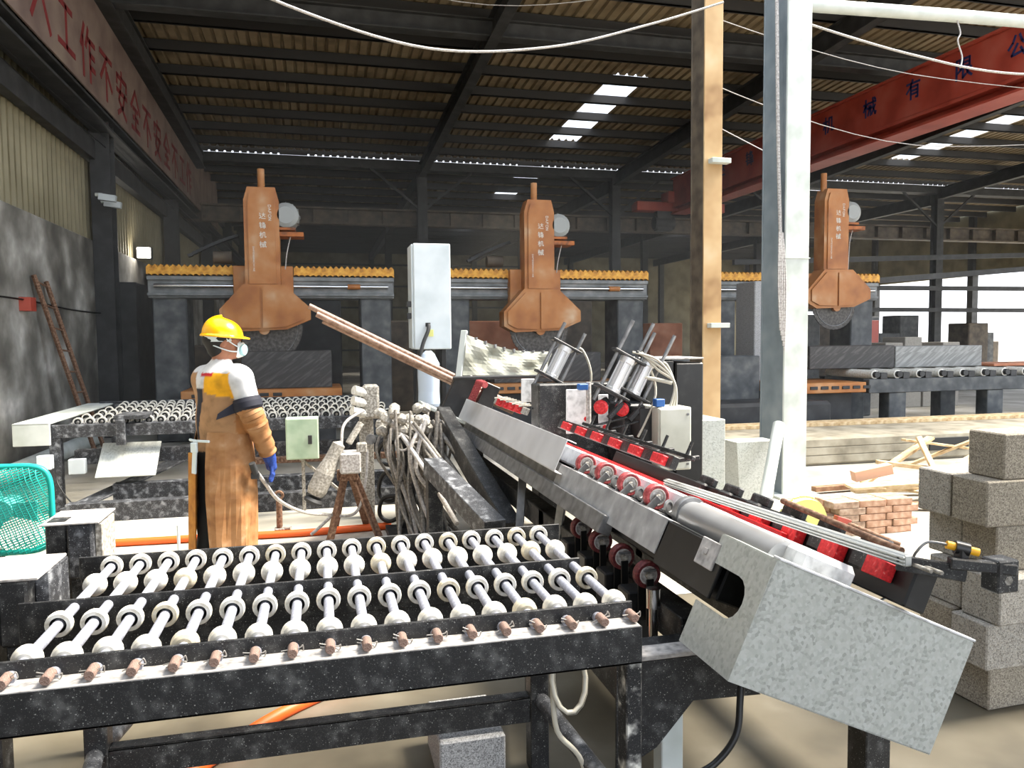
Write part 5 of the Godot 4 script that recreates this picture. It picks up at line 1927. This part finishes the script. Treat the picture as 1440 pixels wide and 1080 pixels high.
	var fl := [Vector3(-.165, .92, -.06), Vector3(-.15, .92, -.14), Vector3(-.17, .16, -.15), Vector3(-.185, .16, -.07)]
	quad(s, fl[0], fl[1], fl[2], fl[3], Vector3(-1, 0, 0))
	for q in 4:
		fl[q].x += .008
	quad(s, fl[0], fl[1], fl[2], fl[3], Vector3(1, 0, 0))
	add.call("back_flap", s, M.ochre, ap, "ochre back flap of the apron")
	s = B()
	tube(s, soft([Vector3(-.165, 1.0, .06), Vector3(-.175, 1.0, -.04), Vector3(-.15, 1.0, -.12)], 5), .008, 6)
	bx(s, Vector3(-.18, .90, -.05), Vector3(.012, .2, .035), Basis(Vector3.RIGHT, .1), .004)
	bx(s, Vector3(-.185, .96, -.045), Vector3(.02, .06, .05), Basis(), .006)
	add.call("apron_tie", s, M.mask, ap, "white tie hanging at the back")
	# gloved right hand: palm, four fingers, thumb
	var hand := [
		[Vector3(.125, .905, .236), Vector3(.145, .865, .233), .044, .038],
		[Vector3(.145, .865, .22), Vector3(.165, .81, .215), .026, .026], [Vector3(.145, .865, .245), Vector3(.155, .81, .245), .026, .026],
		[Vector3(.18, .82, .205), Vector3(.19, .775, .21), .0125, .0115], [Vector3(.19, .775, .21), Vector3(.175, .74, .217), .0115, .010],
		[Vector3(.168, .81, .222), Vector3(.175, .76, .226), .0125, .0115], [Vector3(.175, .76, .226), Vector3(.158, .722, .228), .0115, .010],
		[Vector3(.152, .808, .238), Vector3(.155, .762, .242), .0125, .0115], [Vector3(.155, .762, .242), Vector3(.138, .726, .24), .0115, .010],
		[Vector3(.136, .81, .252), Vector3(.134, .772, .257), .0115, .0105], [Vector3(.134, .772, .257), Vector3(.12, .742, .252), .0105, .009],
		[Vector3(.165, .86, .205), Vector3(.198, .825, .19), .015, .0125], [Vector3(.198, .825, .19), Vector3(.205, .785, .195), .0125, .011],
	]
	s = B()
	lo = Vector3(.06, .69, .15)
	n = Vector3i(46, 64, 38)
	nets(s, lo, .004, n, field(lo, .004, n, hand, .009), func(_p: Vector3, _n: Vector3) -> Color: return Color.WHITE)
	add.call("right_glove", s, M.glove, o, "blue work glove on the hanging hand")
	# left hand reaching forward
	hand = [
		[Vector3(.215, .983, -.162), Vector3(.27, .955, -.14), .038, .032],
		[Vector3(.27, .955, -.14), Vector3(.31, .93, -.13), .03, .028],
		[Vector3(.315, .945, -.112), Vector3(.35, .92, -.10), .0115, .010], [Vector3(.318, .938, -.128), Vector3(.36, .908, -.12), .0115, .010],
		[Vector3(.316, .925, -.142), Vector3(.352, .892, -.138), .0115, .010], [Vector3(.308, .912, -.153), Vector3(.338, .884, -.152), .011, .0095],
		[Vector3(.275, .965, -.115), Vector3(.31, .95, -.09), .0135, .0115],
	]
	s = B()
	lo = Vector3(.16, .86, -.22)
	n = Vector3i(54, 42, 42)
	nets(s, lo, .004, n, field(lo, .004, n, hand, .009), func(_p: Vector3, _n: Vector3) -> Color: return Color.WHITE)
	add.call("left_glove", s, M.glove, o, "blue work glove")
	# polishing gun hose held at the hip
	var t := thing("air_hose", "white air hose running from worker's hand to floor", "hose", V(0, 0, 5.6))
	s = B()
	tube(s, soft([V(-.385, .80, 4.86), V(-.35, .72, 4.95), V(-.28, .55, 5.2), V(-.15, .38, 5.6), V(.0, .26, 6.0), V(.25, .2, 6.25), V(.34, .45, 6.3), V(.36, .7, 6.35)], 8), .012, 7)
	mi("line", s, M.hose_white, t)
	s = B()
	cyl(s, V(-.41, .86, 4.83), V(-.39, .78, 4.86), .02, 10); bb(s, -.42, -.37, .76, .80, 4.84, 4.88)
	mi("coupling", s, M.darksteel, t)

# ---------------------------------------------------------------- near things
func clutter() -> void:
	var s := B()
	# end posts left of the near table
	var o := thing("end_post", "black steel end post at far corner of near table", "post", V(-1.0, 0, 3.5))
	s = B()
	bb(s, -1.11, -1.03, 0, .86, 3.48, 3.58, .006)
	mi("upright", s, M.black, o)
	s = B()
	bb(s, -1.025, -.93, .62, .85, 3.46, 3.6, .008); bb(s, -1.02, -.96, .3, .62, 3.48, 3.56)
	mi("head_block", s, M.speck, o)
	s = B()
	bb(s, -.93, -.90, .64, .84, 3.5, 3.7, .004)
	mi("side_plate", s, M.mud, o)
	s = B()
	bb(s, -1.12, -.9, .85, .858, 3.45, 3.72, .002)
	mi("cap", s, M.dust, o)
	o = thing("end_post", "black steel end post below the teal fan", "post", V(-1.0, 0, 2.9))
	s = B()
	bb(s, -1.2, -1.02, 0, .84, 2.72, 2.82, .006)
	mi("upright", s, M.black, o)
	s = B()
	bb(s, -1.015, -.93, .62, .84, 2.73, 2.85, .008); bb(s, -1.0, -.95, .4, .62, 2.74, 2.84)
	mi("head_block", s, M.black, o)
	s = B()
	bb(s, -.93, -.885, .42, .84, 2.8, 3.0, .004)
	mi("side_plate", s, M.speck, o)
	s = B()
	bb(s, -1.21, -.89, .84, .85, 2.71, 3.0, .003)
	mi("cap", s, M.dust, o)
	# fan
	o = thing("floor_fan", "teal wire caged fan beside the cement wall", "fan", V(-1.45, 0, 3.95))
	var c := V(-1.425, .83, 3.95)
	# rounded square cage of slanted wires
	var hs := .2
	var inside := func(x: float, y: float) -> bool:
		return pow(absf(x) / hs, 5.0) + pow(absf(y) / hs, 5.0) < 1.0
	for e in [.07, -.07]:
		s = B()
		for k in range(-24, 25):
			for dirn in [Vector2(cos(.36), sin(.36)), Vector2(-sin(.36), cos(.36))]:
				if dirn.x < 0.5 and k % 2 != 0:
					continue
				var nn := Vector2(-dirn.y, dirn.x) * k * .0115
				var t0 := 9.0
				var t1 := -9.0
				for q in range(-60, 61):
					var pp: Vector2 = nn + dirn * q * .005
					if inside.call(pp.x, pp.y):
						t0 = minf(t0, q * .005)
						t1 = maxf(t1, q * .005)
				if t1 - t0 > .02:
					var pa: Vector2 = nn + dirn * t0
					var pb: Vector2 = nn + dirn * t1
					tube(s, [c + V(pa.x, pa.y, e * .55), c + V(pa.x * .8 + pb.x * .2, pa.y * .8 + pb.y * .2, e), c + V(pa.x * .2 + pb.x * .8, pa.y * .2 + pb.y * .8, e), c + V(pb.x, pb.y, e * .55)], .0022, 4)
		mi("cage", s, M.teal, o)
	s = B()
	var rim := []
	for i in 49:
		var a := TAU * i / 48.0
		var q := Vector2(signf(cos(a)) * pow(absf(cos(a)), .4), signf(sin(a)) * pow(absf(sin(a)), .4)) * hs
		rim.append(c + V(q.x, q.y, 0))
	tube(s, rim, .014, 8)
	mi("cage_rim", s, M.teal, o)
	s = B()
	for k in 3:
		var a := TAU * k / 3.0
		var ex := Vector3(cos(a), sin(a), .25).normalized()
		var ey := Vector3(-sin(a), cos(a), .35).normalized()
		prism(s, [Vector2(.03, -.03), Vector2(.15, -.06), Vector2(.165, .05), Vector2(.04, .035)], c, ex, ey, ex.cross(ey), .004)
	mi("blades", s, M.teal_blade, o)
	s = B()
	cyl(s, c + V(0, 0, -.04), c + V(0, 0, .12), .05, 14)
	mi("motor", s, M.teal_blade, o)
	s = B()
	cyl(s, V(-1.46, .0, 3.98), V(-1.46, .64, 3.98), .022, 10); cyl(s, V(-1.46, 0, 3.98), V(-1.46, .03, 3.98), .2, 20)
	mi("stand", s, M.darksteel, o)
	# rusty trestle with grinder
	o = thing("trestle", "rusty angle iron trestle holding the hand grinder", "trestle", V(.15, 0, 6.2))
	for e in [[V(.02, .0, 6.05), V(.16, .55, 6.1)], [V(.42, 0, 6.05), V(.22, .55, 6.1)], [V(.08, 0, 6.5), V(.17, .55, 6.15)], [V(.36, 0, 6.5), V(.21, .55, 6.15)]]:
		s = B()
		bar(s, e[0], e[1], .055, .012, Vector3.UP); bar(s, e[0] + Vector3(.022, 0, -.02), e[1] + Vector3(.022, 0, -.02), .012, .05, Vector3.UP)
		mi("leg", s, M.rust, o)
	s = B()
	bb(s, .11, .27, .5, .57, 6.05, 6.2, .006)
	mi("head", s, M.rust, o)
	o = thing("hand_grinder", "mud caked hand grinder resting on the rusty trestle", "grinder", V(.15, .5, 6.1))
	s = B()
	lathe(s, [Vector2(0, 0), Vector2(.06, .0), Vector2(.075, .04), Vector2(.075, .18), Vector2(.055, .3), Vector2(.05, .42), Vector2(0, .45)], V(-.06, .42, 5.98), Vector3(.5, 1, -.05), 14)
	mi("casing", s, M.mud, o)
	s = B()
	bb(s, .13, .29, .57, .73, 5.95, 6.15, .012)
	mi("gear_box", s, M.hose_white, o)
	s = B()
	lathe(s, [Vector2(0, -.02), Vector2(.07, -.02), Vector2(.075, 0), Vector2(.06, .02), Vector2(0, .02)], V(-.07, .38, 5.97), Vector3(.5, 1, 0), 16)
	mi("disc", s, M.darksteel, o)
	s = B()
	bar(s, V(.2, .8, 6.0), V(.3, .95, 6.05), .04, .04); bb(s, .26, .34, .72, .8, 6.0, 6.05, .01)
	mi("handle", s, M.mud, o)
	s = B()
	tube(s, soft([V(-1.9, .03, 6.5), V(-.9, .03, 6.45), V(-.2, .03, 6.4), V(.55, .03, 6.45)], 6), .03, 9)
	tag(mi("orange_hose", s, M.orange_hose), "orange hose lying on the floor behind near table", "hose")
	s = B()
	tube(s, soft([V(-1.0, .02, 2.3), V(-.8, .03, 2.55), V(-.5, .03, 2.9), V(-.2, .02, 3.3), V(.2, .02, 3.6)], 6), .028, 9)
	tag(mi("orange_hose", s, M.orange_hose), "orange hose on the floor under the near roller table", "hose")
	s = B()
	bb(s, -1.0, -.1, .0, .008, 7.0, 7.3, .002)
	s = B()
	cyl(s, V(-1.02, 0, 5.9), V(-1.02, .27, 5.9), .011, 8)
	tag(mi("marker_rod", s, M.whitebox), "thin white rod standing on the floor by worker", "rod")
	# concrete blocks stacked at the right
	var bm := B()
	bx(bm, Vector3.ZERO, Vector3(.39, .195, .19), Basis(), .006)
	var blk := bm.commit()
	var bn := 0
	var rows := [
		[[2.83, 2.69], [3.24, 2.69], [2.84, 2.90], [3.25, 2.90]],
		[[2.77, 2.64], [3.18, 2.65], [2.8, 2.85], [3.2, 2.86]],
		[[2.80, 2.62], [3.21, 2.62], [2.83, 2.83], [3.24, 2.83]],
		[[2.88, 2.70], [3.29, 2.69], [2.89, 2.91]],
		[[2.81, 2.69], [3.22, 2.69], [2.82, 2.90]],
		[[2.90, 2.70], [3.31, 2.70]],
	]
	var course := ["bottom", "second lowest", "third lowest", "fourth lowest", "fifth lowest", "top"]
	for i in rows.size():
		for e in rows[i]:
			var y: float = .0975 + i * .1965
			var q := mi("concrete_block", blk, M.block if (bn * 7) % 3 else M.block_b, self, V(e[0] + .08, y, e[1]))
			q.rotation.y = rng.randf_range(-.04, .04)
			tag(q, "rough grey concrete block in %s course of the tall stack" % course[i], "concrete block", "concrete blocks in the stack")
			bn += 1
	# brick pile
	var km := B()
	bx(km, Vector3.ZERO, Vector3(.24, .053, .115), Basis(), .004)
	var brk := km.commit()
	bn = 0
	for i in 5:
		for j in 3:
			for k in 2:
				var q := mi("clay_brick", brk, M.brick if (bn * 5) % 3 else M.brick_b, self, V(4.02 + .25 * j + (.06 if i % 2 else 0.0), .0275 + .056 * i, 5.25 + .125 * k))
				q.rotation.y = rng.randf_range(-.05, .05)
				tag(q, "weathered clay brick in %s course of the low pile" % ["bottom", "second", "third", "fourth", "top"][i], "brick", "clay bricks in the low pile")
				bn += 1
	# scrap timber
	var planks := [
		[V(4.9, .14, 6.3), V(5.9, .22, 6.0), .22, .025, M.wood, "wide pale board lying on the scrap timber heap"],
		[V(5.3, .1, 6.6), V(6.2, .52, 6.7), .09, .03, M.wood, "pale lath propped up on the scrap timber heap"],
		[V(5.95, .55, 6.6), V(6.05, .1, 6.4), .12, .02, M.wood, "short upright pale board on the scrap timber heap"],
		[V(5.9, .5, 6.75), V(6.9, .35, 6.7), .07, .025, M.wood, "pale lath along the top of scrap timber heap"],
		[V(5.4, .12, 6.0), V(6.6, .38, 6.4), .2, .022, M.wood, "broad pale board slanting across scrap timber heap"],
		[V(5.1, .06, 6.5), V(6.5, .08, 6.2), .1, .04, M.wood, "flat pale batten under the scrap timber heap"],
		[V(5.6, .06, 5.7), V(6.9, .06, 5.9), .12, .05, M.wood, "pale beam lying before the scrap timber heap"],
		[V(5.1, .2, 6.5), V(5.45, .28, 6.4), .12, .1, M.wood_pink, "pinkish stub of timber on the scrap heap"],
		[V(5.2, .16, 6.2), V(6.3, .12, 5.8), .18, .03, M.wood, "broad pale board lying low on the scrap timber heap"],
		[V(5.5, .3, 6.65), V(6.6, .16, 6.3), .08, .04, M.wood, "pale batten crossing over the scrap timber heap"],
		[V(5.0, .05, 5.9), V(5.9, .07, 5.6), .1, .03, M.wood_dark, "thin brown board in front of scrap timber heap"],
		[V(6.1, .2, 6.9), V(6.7, .5, 6.6), .06, .03, M.wood, "short pale lath leaning behind the scrap timber heap"],
		[V(6.6, .0, 6.5), V(6.65, .5, 6.5), .05, .04, M.wood, "short pale stake beside the scrap timber heap"],
		[V(4.8, .05, 6.7), V(5.8, .05, 6.75), .08, .05, M.wood_dark, "brown batten behind the scrap timber heap"],
	]
	for e in planks:
		s = B()
		bar(s, e[0], e[1], e[2], e[3])
		tag(mi("timber_scrap", s, e[4]), e[5], "timber", "scrap timber heap")
	# pipe, duct and saw disc by the grey column
	s = B()
	tube(s, [V(4.1, .78, 6.25), V(3.62, .06, 5.75)], .055, 14)
	tag(mi("leaning_pipe", s, M.pale), "pale plastic pipe leaning by the grey column", "pipe")
	s = B()
	prism(s, [Vector2(-.02, 0), Vector2(.32, 0), Vector2(.36, .62), Vector2(-.06, .62)], V(3.76, 0, 6.3), Vector3.RIGHT, Vector3.UP, V(0, 0, 1), .25)
	tag(mi("sheet_duct", s, M.galv), "grey sheet metal duct behind the leaning pipe", "duct")
	s = B()
	bb(s, 3.68, 4.0, 0, .58, 6.72, 6.76, .004)
	tag(mi("white_board", s, M.whitebox), "white board standing behind the galvanised cabinet", "board")
	o = thing("saw_disc", "yellow circular saw disc leaning by grey column foot", "saw disc", V(3.5, 0, 5.0))
	s = B()
	cyl(s, V(3.48, .19, 4.98), V(3.48, .195, 5.0), .2, 36)
	for i in 24:
		var a := TAU * i / 24.0
		bx(s, V(3.48 + .205 * cos(a), .19 + .205 * sin(a), 4.99), Vector3(.012, .04, .018), Basis(Vector3.BACK, a), 0)
	mi("plate", s, M.yellow_pale, o)
	s = B()
	cyl(s, V(3.48, .19, 4.96), V(3.48, .19, 5.0), .03, 14)
	mi("arbor", s, M.darksteel, o)
	o = thing("red_tool", "red handled tool lying beside the yellow saw disc", "tool", V(3.75, .2, 4.9))
	s = B()
	bar(s, V(3.7, .24, 4.9), V(3.82, .2, 4.9), .05, .04)
	mi("handle", s, M.crane, o)
	s = B()
	tube(s, [V(3.78, .2, 4.9), V(4.1, .06, 4.7)], .018, 8)
	mi("shank", s, M.rust, o)
